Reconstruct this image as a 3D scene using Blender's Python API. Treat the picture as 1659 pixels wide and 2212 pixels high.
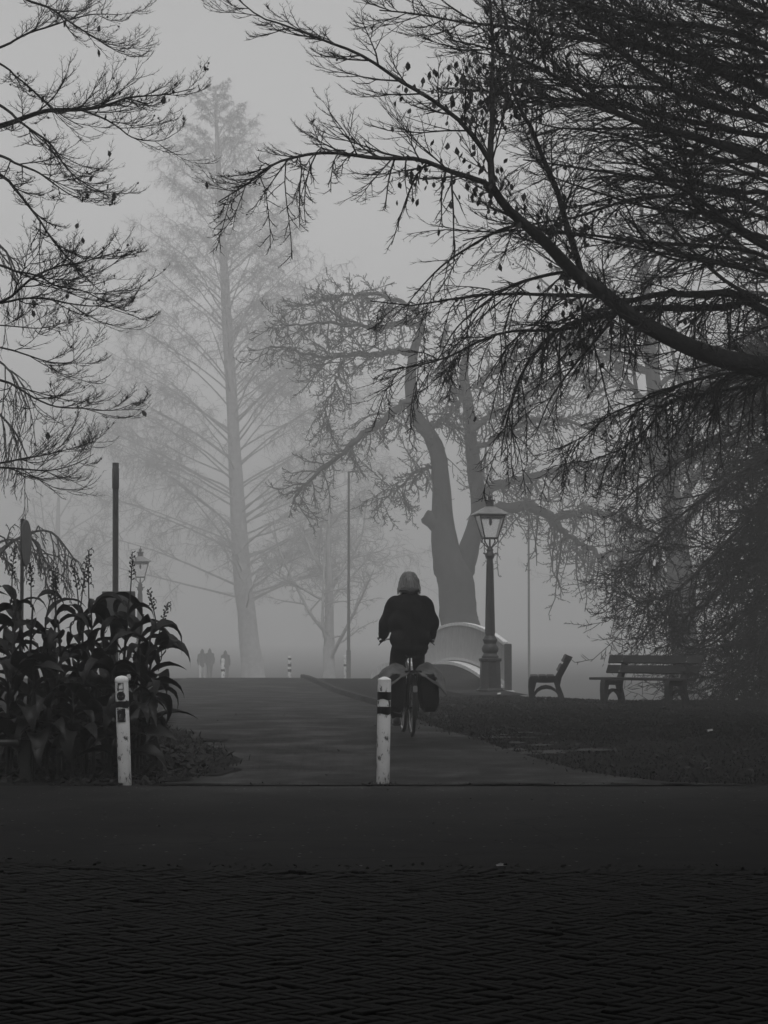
import bpy, bmesh, math, random
import numpy as np
from mathutils import Vector, Matrix, Euler

# ------------------------------------------------------------------ camera, sky, sun, exposure
SC = bpy.context.scene
for o in list(bpy.data.objects):
    bpy.data.objects.remove(o)
COL = SC.collection
PI = math.pi
R = math.radians

EYE = 1.4
TILT = math.atan(264.0 / 4839.0)
cam = bpy.data.cameras.new('camera')
cam.sensor_fit = 'HORIZONTAL'
cam.sensor_width = 24.0
cam.lens = 70.0
cam.clip_start = 0.1
cam.clip_end = 3000
camo = bpy.data.objects.new('camera', cam)
COL.objects.link(camo)
camo.location = (0, 0, EYE)
camo.rotation_euler = (PI / 2 + TILT, 0, 0)
SC.camera = camo

SUN_EL, SUN_AZ = R(62), R(172)          # azimuth measured from +Y towards +X
world = bpy.data.worlds.new('World')
SC.world = world
world.use_nodes = True
wn = world.node_tree
wn.nodes.clear()
sky = wn.nodes.new('ShaderNodeTexSky')
sky.sky_type = 'NISHITA'
sky.sun_disc = False
sky.sun_elevation = SUN_EL
sky.sun_rotation = SUN_AZ
sky.air_density = 1.0
sky.dust_density = 0.6
bw = wn.nodes.new('ShaderNodeRGBToBW')
bg = wn.nodes.new('ShaderNodeBackground')
bg.inputs['Strength'].default_value = 0.15
wo = wn.nodes.new('ShaderNodeOutputWorld')
wn.links.new(sky.outputs[0], bw.inputs[0])
wn.links.new(bw.outputs[0], bg.inputs['Color'])
wn.links.new(bg.outputs[0], wo.inputs['Surface'])

sl = bpy.data.lights.new('sun', 'SUN')
sl.energy = 1.0
sl.angle = R(14)
sl.color = (1, 1, 1)
so = bpy.data.objects.new('sun', sl)
COL.objects.link(so)
sd = Vector((math.sin(SUN_AZ) * math.cos(SUN_EL), math.cos(SUN_AZ) * math.cos(SUN_EL), math.sin(SUN_EL)))
so.rotation_euler = sd.to_track_quat('Z', 'Y').to_euler()
so.location = (0, 0, 60)

SC.view_settings.view_transform = 'Standard'
SC.view_settings.look = 'None'
SC.view_settings.gamma = 1
SC.view_settings.use_curve_mapping = False
SC.view_settings.exposure = 0.7
SC.render.engine = 'CYCLES'
cy = SC.cycles
cy.max_bounces = 6
cy.diffuse_bounces = 3
cy.glossy_bounces = 3
cy.transmission_bounces = 4
cy.transparent_max_bounces = 8
cy.volume_bounces = 1
cy.use_denoising = True
FOG = 0.0078
FOG_G = 0.0

# ------------------------------------------------------------------ small toolkit
rng = np.random.default_rng(7)
random.seed(7)
FPX = 4839.0
_ct, _st = math.cos(TILT), math.sin(TILT)


def W(px, py, d):
    """point on the sight line of photo position (px, py; 1659 x 2212) at distance d"""
    u, v = (px - 829.5) / FPX, (1106.0 - py) / FPX
    k = d / (_ct - v * _st)
    return np.array((u * k, d, EYE + (_st + v * _ct) * k))


_gy = np.array([-400, 20.9, 22, 24, 26, 30, 40, 46, 52, 57, 62, 70, 80, 100, 130, 200, 1000.])
_gv = np.array([0, 0, .02, .13, .21, .23, .21, .21, .25, .27, .20, -.1, -.38, -.95, -1.4, -1.6, -1.6])
_ty = np.arange(-60, 260, .25)
_tv = np.interp(_ty, _gy, _gv)
_k = np.exp(-np.linspace(-2, 2, 13) ** 2)
_tv = np.convolve(np.pad(_tv, 6, mode='edge'), _k / _k.sum(), mode='valid')
_tv[_ty < 20.4] = 0


def gz(y):
    return np.interp(y, _ty, _tv)


def _ss(t):
    t = np.clip(t, 0, 1)
    return t * t * (3 - 2 * t)


def gx(x, y):
    """ground height: the lawn on the right ends in a bank down to the canal side"""
    x, y = np.asarray(x, float), np.asarray(y, float)
    edge = 42.6 - 2.0 * _ss((x - 3.0) / 1.2)
    return gz(y) - 1.5 * _ss((x - 2.65) / .9) * _ss((y - edge) / 5.0) * _ss((150 - y) / 60)


def mat(name, v=.2, rough=.8, spec=.3, nscale=0, namt=0, bump=0, bscale=60, metal=0, rnd=0, trans=0, coord='Object'):
    """grey principled material: fine tonal noise, fine relief and a different tone per object"""
    m = bpy.data.materials.new(name)
    m.use_nodes = True
    nt = m.node_tree
    b = nt.nodes['Principled BSDF']
    b.inputs['Base Color'].default_value = (v, v, v, 1)
    b.inputs['Roughness'].default_value = rough
    b.inputs['Specular IOR Level'].default_value = spec
    b.inputs['Metallic'].default_value = metal
    if trans:
        b.inputs['Transmission Weight'].default_value = trans
    tc = nt.nodes.new('ShaderNodeTexCoord')
    val = None
    if nscale:
        n = nt.nodes.new('ShaderNodeTexNoise')
        n.inputs['Scale'].default_value = nscale
        n.inputs['Detail'].default_value = 6
        n.inputs['Roughness'].default_value = .65
        nt.links.new(tc.outputs[coord], n.inputs['Vector'])
        mr = nt.nodes.new('ShaderNodeMapRange')
        mr.inputs['From Min'].default_value = .3
        mr.inputs['From Max'].default_value = .7
        mr.inputs['To Min'].default_value = v * (1 - namt)
        mr.inputs['To Max'].default_value = v * (1 + namt)
        nt.links.new(n.outputs['Fac'], mr.inputs['Value'])
        val = mr.outputs[0]
    if rnd:
        oi = nt.nodes.new('ShaderNodeObjectInfo')
        mr2 = nt.nodes.new('ShaderNodeMapRange')
        mr2.inputs['To Min'].default_value = 1 - rnd
        mr2.inputs['To Max'].default_value = 1 + rnd
        nt.links.new(oi.outputs['Random'], mr2.inputs['Value'])
        mu = nt.nodes.new('ShaderNodeMath')
        mu.operation = 'MULTIPLY'
        mu.inputs[0].default_value = v
        if val is not None:
            nt.links.new(val, mu.inputs[0])
        nt.links.new(mr2.outputs[0], mu.inputs[1])
        val = mu.outputs[0]
    if val is not None:
        nt.links.new(val, b.inputs['Base Color'])
    if bump:
        n2 = nt.nodes.new('ShaderNodeTexNoise')
        n2.inputs['Scale'].default_value = bscale
        n2.inputs['Detail'].default_value = 5
        nt.links.new(tc.outputs[coord], n2.inputs['Vector'])
        bp = nt.nodes.new('ShaderNodeBump')
        bp.inputs['Strength'].default_value = bump
        bp.inputs['Distance'].default_value = .02
        nt.links.new(n2.outputs['Fac'], bp.inputs['Height'])
        nt.links.new(bp.outputs[0], b.inputs['Normal'])
    return m


def link(o, parent=None):
    COL.objects.link(o)
    if parent is not None:
        o.parent = parent
    return o


def tag(o, label=None, cat=None, group=None, kind=None):
    if label: o['label'] = label
    if cat: o['category'] = cat
    if group: o['group'] = group
    if kind: o['kind'] = kind
    return o


def thing(name, label, cat, loc=(0, 0, 0), rz=0, group=None, rot=None):
    o = bpy.data.objects.new(name, None)
    o.empty_display_size = .2
    COL.objects.link(o)
    o.location = loc
    o.rotation_euler = rot if rot is not None else (0, 0, rz)
    return tag(o, label, cat, group)


def fast_mesh(name, V, F, m, smooth=True):
    """V (n,3); F (k,3) or (k,4) or list of such arrays"""
    me = bpy.data.meshes.new(name)
    Fs = F if isinstance(F, list) else [F]
    Fs = [np.asarray(f, dtype=np.int32) for f in Fs if len(f)]
    V = np.asarray(V, dtype=np.float32)
    me.vertices.add(len(V))
    me.vertices.foreach_set('co', V.ravel())
    li = np.concatenate([f.ravel() for f in Fs])
    tot = np.concatenate([np.full(len(f), f.shape[1], np.int32) for f in Fs])
    st = np.concatenate(([0], np.cumsum(tot)[:-1])).astype(np.int32)
    me.loops.add(len(li))
    me.loops.foreach_set('vertex_index', li)
    me.polygons.add(len(tot))
    me.polygons.foreach_set('loop_start', st)
    me.polygons.foreach_set('use_smooth', np.full(len(tot), bool(smooth)))
    me.update(calc_edges=True)
    me.materials.append(m)
    return me


def ob(name, me, parent=None, loc=(0, 0, 0), rot=(0, 0, 0), sc=(1, 1, 1)):
    o = bpy.data.objects.new(name, me)
    link(o, parent)
    o.location, o.rotation_euler, o.scale = loc, rot, sc
    return o


class MB:
    """collects pieces of ONE mesh"""
    def __init__(s):
        s.v, s.f = [], []

    def add(s, vs, fs):
        n = len(s.v)
        s.v += [tuple(map(float, p)) for p in vs]
        s.f += [tuple(i + n for i in f) for f in fs]
        return s

    def box(s, c, d, rot=None, bev=0.0):
        x, y, z = [k / 2 for k in d]
        if bev <= 0:
            vs = [(-x, -y, -z), (x, -y, -z), (x, y, -z), (-x, y, -z), (-x, -y, z), (x, -y, z), (x, y, z), (-x, y, z)]
            fs = [(0, 3, 2, 1), (4, 5, 6, 7), (0, 1, 5, 4), (1, 2, 6, 5), (2, 3, 7, 6), (3, 0, 4, 7)]
        else:
            bm = bmesh.new()
            bmesh.ops.create_cube(bm, size=1)
            for q in bm.verts:
                q.co = Vector((q.co.x * d[0], q.co.y * d[1], q.co.z * d[2]))
            bmesh.ops.bevel(bm, geom=bm.edges[:], offset=bev, segments=2, affect='EDGES')
            bm.verts.index_update()
            vs = [tuple(q.co) for q in bm.verts]
            fs = [tuple(q.index for q in f.verts) for f in bm.faces]
            bm.free()
        M = Euler(rot).to_matrix() if rot is not None else Matrix.Identity(3)
        return s.add([M @ Vector(p) + Vector(c) for p in vs], fs)

    def tube(s, pts, rad, n=8, cap=True):
        pts = [Vector(p) for p in pts]
        K = len(pts)
        rad = rad if hasattr(rad, '__len__') else [rad] * K
        vs, fs = [], []
        prev = None
        for i in range(K):
            t = (pts[min(i + 1, K - 1)] - pts[max(i - 1, 0)]).normalized()
            if prev is None:
                a = Vector((0, 0, 1)) if abs(t.z) < .9 else Vector((1, 0, 0))
                u = t.cross(a).normalized()
            else:
                u = (prev - t * prev.dot(t)).normalized()
            prev = u
            w = t.cross(u)
            for j in range(n):
                a = 2 * PI * j / n
                vs.append(pts[i] + (u * math.cos(a) + w * math.sin(a)) * rad[i])
        for i in range(K - 1):
            for j in range(n):
                k = (j + 1) % n
                fs.append((i * n + j, i * n + k, (i + 1) * n + k, (i + 1) * n + j))
        if cap:
            fs.append(tuple(range(n - 1, -1, -1)))
            fs.append(tuple((K - 1) * n + j for j in range(n)))
        return s.add(vs, fs)

    def lathe(s, prof, n=24, c=(0, 0, 0), axis='z', phase=0, sq=1.0):
        vs, fs = [], []
        for (r, h) in prof:
            for j in range(n):
                a = 2 * PI * j / n + phase
                p = (r * math.cos(a), r * math.sin(a) * sq, h)
                if axis == 'x': p = (p[2], p[0], p[1])
                if axis == 'y': p = (p[0], p[2], p[1])
                vs.append((p[0] + c[0], p[1] + c[1], p[2] + c[2]))
        for i in range(len(prof) - 1):
            for j in range(n):
                k = (j + 1) % n
                fs.append((i * n + j, i * n + k, (i + 1) * n + k, (i + 1) * n + j))
        fs.append(tuple(range(n - 1, -1, -1)))
        fs.append(tuple((len(prof) - 1) * n + j for j in range(n)))
        return s.add(vs, fs)

    def prism(s, poly, x0, x1):
        """polygon (y,z) drawn out along x"""
        n = len(poly)
        vs = [(x0, p[0], p[1]) for p in poly] + [(x1, p[0], p[1]) for p in poly]
        fs = [tuple(range(n - 1, -1, -1)), tuple(range(n, 2 * n))]
        fs += [(i, (i + 1) % n, n + (i + 1) % n, n + i) for i in range(n)]
        return s.add(vs, fs)

    def torus(s, c, R_, r, n=36, k=8, axis='x'):
        vs, fs = [], []
        for i in range(n):
            a = 2 * PI * i / n
            for j in range(k):
                b = 2 * PI * j / k
                q = R_ + r * math.cos(b)
                h = r * math.sin(b)
                p = {'x': (h, q * math.cos(a), q * math.sin(a)), 'y': (q * math.cos(a), h, q * math.sin(a)),
                     'z': (q * math.cos(a), q * math.sin(a), h)}[axis]
                vs.append((p[0] + c[0], p[1] + c[1], p[2] + c[2]))
        for i in range(n):
            for j in range(k):
                fs.append((i * k + j, ((i + 1) % n) * k + j, ((i + 1) % n) * k + (j + 1) % k, i * k + (j + 1) % k))
        return s.add(vs, fs)

    def mesh(s, name, m, smooth=False):
        me = bpy.data.meshes.new(name)
        me.from_pydata(s.v, [], s.f)
        bm = bmesh.new()
        bm.from_mesh(me)
        bmesh.ops.recalc_face_normals(bm, faces=bm.faces[:])
        bm.to_mesh(me)
        bm.free()
        if smooth:
            me.polygons.foreach_set('use_smooth', [True] * len(me.polygons))
            try:
                me.set_sharp_from_angle(angle=R(40))
            except Exception:
                pass
        me.materials.append(m)
        return me

    def build(s, name, m, parent=None, smooth=False, loc=(0, 0, 0), rot=(0, 0, 0)):
        return ob(name, s.mesh(name, m, smooth), parent, loc, rot)


def copy_tree(o, parent=None):
    c = o.copy()
    COL.objects.link(c)
    c.parent = parent
    for ch in list(o.children):
        copy_tree(ch, c)
    return c


# ------------------------------------------------------------------ materials
M = {}
M['bark_near'] = mat('bark_near', .03, .9, .15, 14, .45, .6, 30)
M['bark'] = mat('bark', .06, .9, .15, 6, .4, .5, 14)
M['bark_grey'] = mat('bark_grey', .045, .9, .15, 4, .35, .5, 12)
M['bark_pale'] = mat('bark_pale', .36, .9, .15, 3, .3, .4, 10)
M['leaf_dead'] = mat('leaf_dead', .05, .8, .2, 30, .4)
M['grass'] = mat('grass', .016, .95, .03, 3.0, .5, .5, 40)
M['soil'] = mat('soil', .016, .95, .03, 12, .5, .8, 30)
M['canna'] = mat('canna', .013, .55, .25, 9, .35, .15, 40, rnd=.5)
M['canna_stem'] = mat('canna_stem', .03, .6, .3, 9, .3)
M['litter'] = mat('litter', .022, .8, .2, 25, .6)
M['iron'] = mat('iron', .022, .5, .35, 20, .3, .15, 60)
M['glass'] = mat('glass', .9, .12, .5, trans=.85)
M['roof_metal'] = mat('roof_metal', .22, .35, .5, 8, .3)
M['grey_metal'] = mat('grey_metal', .10, .5, .4, 9, .25)
M['concrete'] = mat('concrete', .04, .9, .2, 18, .3, .4, 60)
M['plank'] = mat('plank', .035, .8, .25, 7, .35, .3, 30, rnd=.2)
M['white_paint'] = mat('white_paint', .8, .55, .35, 20, .12, .1, 50)
M['black_band'] = mat('black_band', .015, .5, .35, 20, .3)
M['stone_white'] = mat('stone_white', .72, .8, .25, 9, .3, .2, 40)
M['parapet'] = mat('parapet', .5, .7, .3, 5, .15)
M['jacket'] = mat('jacket', .012, .85, .2, 22, .3, .3, 26)
M['trousers'] = mat('trousers', .016, .85, .2, 22, .3, .3, 26)
M['hair'] = mat('hair', .38, .55, .3, 40, .7)
_hn = M['hair'].node_tree
_hm = _hn.nodes.new('ShaderNodeMapping'); _hm.inputs['Scale'].default_value = (2.2, 2.2, .12)
_ht = [n for n in _hn.nodes if n.type == 'TEX_NOISE'][0]
_hn.links.new([n for n in _hn.nodes if n.type == 'TEX_COORD'][0].outputs['Object'], _hm.inputs['Vector'])
_hn.links.new(_hm.outputs[0], _ht.inputs['Vector'])
M['scarf'] = mat('scarf', .13, .9, .1, 60, .4, .6, 80)
M['skin'] = mat('skin', .3, .6, .3)
M['rubber'] = mat('rubber', .012, .6, .3)
M['bike'] = mat('bike', .018, .4, .4)
M['chrome'] = mat('chrome', .45, .25, .5, metal=.9)
M['reflector'] = mat('reflector', .4, .3, .5)
M['bag'] = mat('bag', .013, .75, .25, 12, .3, .3, 18)
M['bag_flap'] = mat('bag_flap', .13, .45, .4, 9, .4, .3, 14)
M['coat_far'] = mat('coat_far', .03, .9, .1)
M['pale_cloth'] = mat('pale_cloth', .5, .9, .1)
M['mud'] = mat('mud', .022, .65, .3, 8, .4, .5, 16)
M['paper'] = mat('paper', .6, .8, .2, 30, .2)

# ------------------------------------------------------------------ ground
def sheet(name, xs_of_y, ys, nx, zoff, m, kind='structure', wob=0.0, parent=None):
    V = []
    for y in ys:
        x0, x1 = xs_of_y(y)
        for i in range(nx):
            x = x0 + (x1 - x0) * i / (nx - 1)
            V.append((x, y, gx(x, y) + zoff))
    V = np.array(V)
    if wob:
        V[:, 2] += wob * rng.standard_normal(len(V))
    n, idx = len(ys), np.arange(len(V)).reshape(len(ys), nx)
    F = np.stack([idx[:-1, :-1], idx[:-1, 1:], idx[1:, 1:], idx[1:, :-1]], -1).reshape(-1, 4)
    o = ob(name, fast_mesh(name, V, F, m), parent)
    if kind:
        o['kind'] = kind
    return o


gys = np.concatenate([np.arange(-40, 20, 4), np.arange(20, 64, .5), np.arange(64, 140, 3), [150, 180, 230, 300, 420, 560]])
_gxs = np.concatenate([np.linspace(-300, -12, 12), np.arange(-11, 12.01, .35), np.linspace(13, 300, 12)])
_X, _Y = np.meshgrid(_gxs, gys)
_Z = gx(_X, _Y) - .012 + .012 * np.sin(_X * 2.1 + _Y * .7) * np.sin(_Y * 1.3 - _X) * ((_Y > 23) & (_X > 2.5))
_Z -= .08 * (_Y < 20.6)
_gi = np.arange(_X.size).reshape(_X.shape)
ground = ob('ground', fast_mesh('ground', np.stack([_X, _Y, _Z], -1).reshape(-1, 3), np.stack([_gi[:-1, :-1], _gi[:-1, 1:], _gi[1:, 1:], _gi[1:, :-1]], -1).reshape(-1, 4), M['grass']))
ground['kind'] = 'structure'

# road of dark asphalt
def asphalt_mat():
    m = mat('asphalt', .019, .8, .14, 1.6, .45, .5, 160)
    nt = m.node_tree
    b = nt.nodes['Principled BSDF']
    tc = [n for n in nt.nodes if n.type == 'TEX_COORD'][0]
    vo = nt.nodes.new('ShaderNodeTexVoronoi')
    vo.inputs['Scale'].default_value = 15
    nt.links.new(tc.outputs['Object'], vo.inputs['Vector'])
    sp = nt.nodes.new('ShaderNodeMath'); sp.operation = 'LESS_THAN'; sp.inputs[1].default_value = .17
    nt.links.new(vo.outputs['Distance'], sp.inputs[0])
    wn_ = nt.nodes.new('ShaderNodeMath'); wn_.operation = 'GREATER_THAN'; wn_.inputs[1].default_value = .88
    sx = nt.nodes.new('ShaderNodeSeparateColor')
    nt.links.new(vo.outputs['Color'], sx.inputs[0])
    nt.links.new(sx.outputs[0], wn_.inputs[0])
    mu = nt.nodes.new('ShaderNodeMath'); mu.operation = 'MULTIPLY'
    nt.links.new(sp.outputs[0], mu.inputs[0]); nt.links.new(wn_.outputs[0], mu.inputs[1])
    mx = nt.nodes.new('ShaderNodeMix'); mx.data_type = 'RGBA'
    old = b.inputs['Base Color'].links[0].from_socket
    nt.links.new(mu.outputs[0], mx.inputs['Factor'])
    nt.links.new(old, mx.inputs[6]); mx.inputs[7].default_value = (.28, .28, .28, 1)
    n9 = nt.nodes.new('ShaderNodeTexNoise'); n9.inputs['Scale'].default_value = 2.5; n9.inputs['Detail'].default_value = 6
    nt.links.new(tc.outputs['Object'], n9.inputs['Vector'])
    va = nt.nodes.new('ShaderNodeVectorMath'); va.operation = 'MULTIPLY_ADD'; va.inputs[1].default_value = (.5, .5, 0)
    nt.links.new(n9.outputs['Color'], va.inputs[0]); nt.links.new(tc.outputs['Object'], va.inputs[2])
    vc = nt.nodes.new('ShaderNodeTexVoronoi'); vc.feature = 'DISTANCE_TO_EDGE'; vc.inputs['Scale'].default_value = .55
    nt.links.new(va.outputs[0], vc.inputs['Vector'])
    lt = nt.nodes.new('ShaderNodeMapRange'); lt.inputs['From Min'].default_value = .004; lt.inputs['From Max'].default_value = .012
    lt.inputs['To Min'].default_value = .3; lt.inputs['To Max'].default_value = 1
    nt.links.new(vc.outputs['Distance'], lt.inputs['Value'])
    n8 = nt.nodes.new('ShaderNodeTexNoise'); n8.inputs['Scale'].default_value = .45; n8.inputs['Detail'].default_value = 5
    nt.links.new(tc.outputs['Object'], n8.inputs['Vector'])
    m8 = nt.nodes.new('ShaderNodeMapRange'); m8.inputs['From Min'].default_value = .35; m8.inputs['From Max'].default_value = .65
    m8.inputs['To Min'].default_value = .65; m8.inputs['To Max'].default_value = 1.5
    nt.links.new(n8.outputs['Fac'], m8.inputs['Value'])
    mm = nt.nodes.new('ShaderNodeMath'); mm.operation = 'MULTIPLY'
    nt.links.new(lt.outputs[0], mm.inputs[0]); nt.links.new(m8.outputs[0], mm.inputs[1])
    mz = nt.nodes.new('ShaderNodeMix'); mz.data_type = 'RGBA'; mz.blend_type = 'MULTIPLY'; mz.inputs['Factor'].default_value = 1
    nt.links.new(mx.outputs[2], mz.inputs[6]); nt.links.new(mm.outputs[0], mz.inputs[7])
    nt.links.new(mz.outputs[2], b.inputs['Base Color'])
    return m


M['asphalt'] = asphalt_mat()
ROAD0, ROAD1 = 13.55, 20.92


def yb(x):
    """near edge of the asphalt: it swings away at the left corner"""
    return ROAD0 + .42 * np.clip((-1.1 - np.asarray(x, float)) / 1.25, 0, 6) ** 1.25 + .012 * np.sin(np.asarray(x) * 5.1) + .008 * np.sin(np.asarray(x) * 13.7)


_rx = np.concatenate([np.linspace(-60, -6, 10), np.arange(-5.5, 5.6, .1), np.linspace(6, 60, 10)])
_ye = np.minimum(yb(_rx), 19.0)
_rows = [_ye + (ROAD1 + .03 * np.sin(_rx * 2.3) - _ye) * f for f in (0, .1, .3, .5, .7, .9, 1)]
_V = np.concatenate([np.stack([_rx, y, np.full_like(_rx, -.004 - .006 * (f == 0))], -1) for f, y in zip((0, .1, .3, .5, .7, .9, 1), _rows)])
_i = np.arange(len(_V)).reshape(7, -1)
road = ob('road', fast_mesh('road', _V, np.stack([_i[:-1, :-1], _i[:-1, 1:], _i[1:, 1:], _i[1:, :-1]], -1).reshape(-1, 4), M['asphalt']))
road['kind'] = 'structure'
bedding = sheet('street_bedding', lambda y: (-60, 60), np.array([-6, 0, 6, 10, ROAD0, 14.5, 16]), 31, -.05, M['soil'])

# path of worn clinkers, laid across its length
def path_mat():
    m = bpy.data.materials.new('path_paving')
    m.use_nodes = True
    nt = m.node_tree
    L = nt.links.new
    b = nt.nodes['Principled BSDF']
    b.inputs['Specular IOR Level'].default_value = .14
    tc = nt.nodes.new('ShaderNodeTexCoord')
    br = nt.nodes.new('ShaderNodeTexBrick')
    br.inputs['Scale'].default_value = 1
    br.inputs['Brick Width'].default_value = .21
    br.inputs['Row Height'].default_value = .07
    br.inputs['Mortar Size'].default_value = .006
    br.inputs['Color1'].default_value = (.024, .024, .024, 1)
    br.inputs['Color2'].default_value = (.015, .015, .015, 1)
    br.inputs['Mortar'].default_value = (.008, .008, .008, 1)
    L(tc.outputs['Object'], br.inputs['Vector'])
    n = nt.nodes.new('ShaderNodeTexNoise'); n.inputs['Scale'].default_value = .9; n.inputs['Detail'].default_value = 8
    L(tc.outputs['Object'], n.inputs['Vector'])
    mr = nt.nodes.new('ShaderNodeMapRange')
    mr.inputs['From Min'].default_value = .35; mr.inputs['From Max'].default_value = .7
    mr.inputs['To Min'].default_value = .6; mr.inputs['To Max'].default_value = 1.7
    L(n.outputs['Fac'], mr.inputs['Value'])
    mu = nt.nodes.new('ShaderNodeMix'); mu.data_type = 'RGBA'; mu.blend_type = 'MULTIPLY'
    mu.inputs['Factor'].default_value = 1
    L(br.outputs['Color'], mu.inputs[6]); L(mr.outputs[0], mu.inputs[7])
    mp = nt.nodes.new('ShaderNodeMapping'); mp.inputs['Scale'].default_value = (1.1, 7.0, 1)
    L(tc.outputs['Object'], mp.inputs['Vector'])
    ns = nt.nodes.new('ShaderNodeTexNoise'); ns.inputs['Scale'].default_value = 1.0; ns.inputs['Detail'].default_value = 7; ns.inputs['Roughness'].default_value = .7
    L(mp.outputs[0], ns.inputs['Vector'])
    ms = nt.nodes.new('ShaderNodeMapRange')
    ms.inputs['From Min'].default_value = .35; ms.inputs['From Max'].default_value = .65
    ms.inputs['To Min'].default_value = .35; ms.inputs['To Max'].default_value = 1.5
    L(ns.outputs['Fac'], ms.inputs['Value'])
    mu2 = nt.nodes.new('ShaderNodeMix'); mu2.data_type = 'RGBA'; mu2.blend_type = 'MULTIPLY'; mu2.inputs['Factor'].default_value = 1
    L(mu.outputs[2], mu2.inputs[6]); L(ms.outputs[0], mu2.inputs[7])
    L(mu2.outputs[2], b.inputs['Base Color'])
    n2 = nt.nodes.new('ShaderNodeTexNoise'); n2.inputs['Scale'].default_value = 1.7; n2.inputs['Detail'].default_value = 6
    L(tc.outputs['Object'], n2.inputs['Vector'])
    rr = nt.nodes.new('ShaderNodeMapRange')
    rr.inputs['From Min'].default_value = .4; rr.inputs['From Max'].default_value = .65
    rr.inputs['To Min'].default_value = .85; rr.inputs['To Max'].default_value = .55
    L(n2.outputs['Fac'], rr.inputs['Value']); L(rr.outputs[0], b.inputs['Roughness'])
    n3 = nt.nodes.new('ShaderNodeTexNoise'); n3.inputs['Scale'].default_value = 26; n3.inputs['Detail'].default_value = 4
    L(tc.outputs['Object'], n3.inputs['Vector'])
    ad = nt.nodes.new('ShaderNodeMath'); ad.operation = 'MULTIPLY_ADD'; ad.inputs[1].default_value = -.8
    L(br.outputs['Fac'], ad.inputs[0]); L(n3.outputs['Fac'], ad.inputs[2])
    bp = nt.nodes.new('ShaderNodeBump'); bp.inputs['Strength'].default_value = .8; bp.inputs['Distance'].default_value = .012
    L(ad.outputs[0], bp.inputs['Height']); L(bp.outputs[0], b.inputs['Normal'])
    return m


M['path'] = path_mat()
_py = np.array([20.80, 21.2, 22.0, 22.7, 23.6, 24.6, 26.5, 28, 31, 37.5, 45.7, 58.8, 70, 90, 140])
_pl = np.array([-2.15, -2.05, -1.72, -1.56, -1.62, -1.85, -2.35, -2.7, -3.2, -3.9, -4.5, -5.2, -6.0, -7, -9])
_pr = np.array([3.6, 2.7, 2.15, 1.85, 1.56, 1.30, .95, .72, .44, -.15, -1.0, -2.2, -2.6, -3.4, -5])
pathx = lambda y: (float(np.interp(y, _py, _pl)), float(np.interp(y, _py, _pr)))
pys = np.concatenate([np.concatenate([[20.84], np.arange(20.925, 64, .3)]), np.arange(64, 140, 2)])
path = sheet('path', pathx, pys, 13, .004, M['path'])

# kerb stones along the far right edge of the path
kerb = tag(bpy.data.objects.new('kerb', None), kind='structure'); COL.objects.link(kerb)
_kb = MB().box((0, 0, 0), (.12, .96, .12), bev=.012).mesh('kerb_stone', M['concrete'])
for i, y in enumerate(np.arange(36.5, 60, 1.0)):
    a, b2 = pathx(y)[1], pathx(y + 1)[1]
    ob('kerb_stone', _kb, kerb, ((a + b2) / 2 + .07, y + .5, gz(y + .5) + .035), (0, 0, -math.atan2(b2 - a, 1)))

# ---- street of herringbone bricks, each brick real
BL, BW_, BT = .18, .06, .05


def brick_mesh(name, seed, m):
    r = random.Random(seed)
    l, w = BL - .010, BW_ - .010
    def ring(ix, z):
        return [(sx * (l / 2 - ix) + r.uniform(-.0015, .0015), sy * (w / 2 - ix) + r.uniform(-.0015, .0015), z)
                for sx, sy in ((-1, -1), (1, -1), (1, 1), (-1, 1))]
    vs = ring(0, -BT) + ring(0, -.007) + ring(.0025, -.002) + ring(.008, r.uniform(-.0005, .001))
    fs = []
    for k in range(3):
        for j in range(4):
            fs.append((k * 4 + j, k * 4 + (j + 1) % 4, k * 4 + 4 + (j + 1) % 4, k * 4 + 4 + j))
    fs.append((12, 13, 14, 15))
    return np.array(vs), np.array(fs)


M['brick'] = mat('brick', .018, .75, .15, 30, .4, .3, 90, rnd=.5)
M['brick_mass'] = mat('brick_mass', .018, .75, .15, 13, .5, .3, 90)
variants = [brick_mesh('brick', s, M['brick']) for s in range(6)]
vmesh = [fast_mesh('brick', v, f, M['brick'], False) for v, f in variants]
cells = []
c45, s45 = math.cos(PI / 4), math.sin(PI / 4)
for j in range(-90, 12):
    for k in range(-220, 221):
        bx, by = k * BW_ + j * BL, k * BW_ - j * BL
        for hv in (0, 1):
            if hv == 0:
                cx, cy_, a = bx + BL / 2, by + BW_ / 2, 0
            else:
                cx, cy_, a = bx + BL + BW_ / 2, by + BW_ - BL / 2, PI / 2
            # turn by 45 deg so that the zigzag rows run across the street
            x, y = cx * c45 + cy_ * s45, -cx * s45 + cy_ * c45
            if -4.2 < x < 4.2 and 6.2 < y < min(float(yb(x)), 15.5) - .22:
                cells.append((x, y, a - PI / 4))
for x in np.arange(-4.2, 4.2, .0625):                    # slanted border course
    sl_a = math.atan(float(yb(x + .05) - yb(x - .05)) / .1)
    if yb(x) < 15.5:
        cells.append((x, float(yb(x)) - .105, PI / 2 - R(24) + sl_a))
cells = np.array(cells)


def brick_z(x, y):
    return .004 * math.sin(x * 1.3 + .5 * y) + .005 * math.sin(y * 1.9 - x * .7) - .006


def in_view(x, y):
    return abs(x) < y * .1714 * .97 and 7.85 < y


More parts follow.
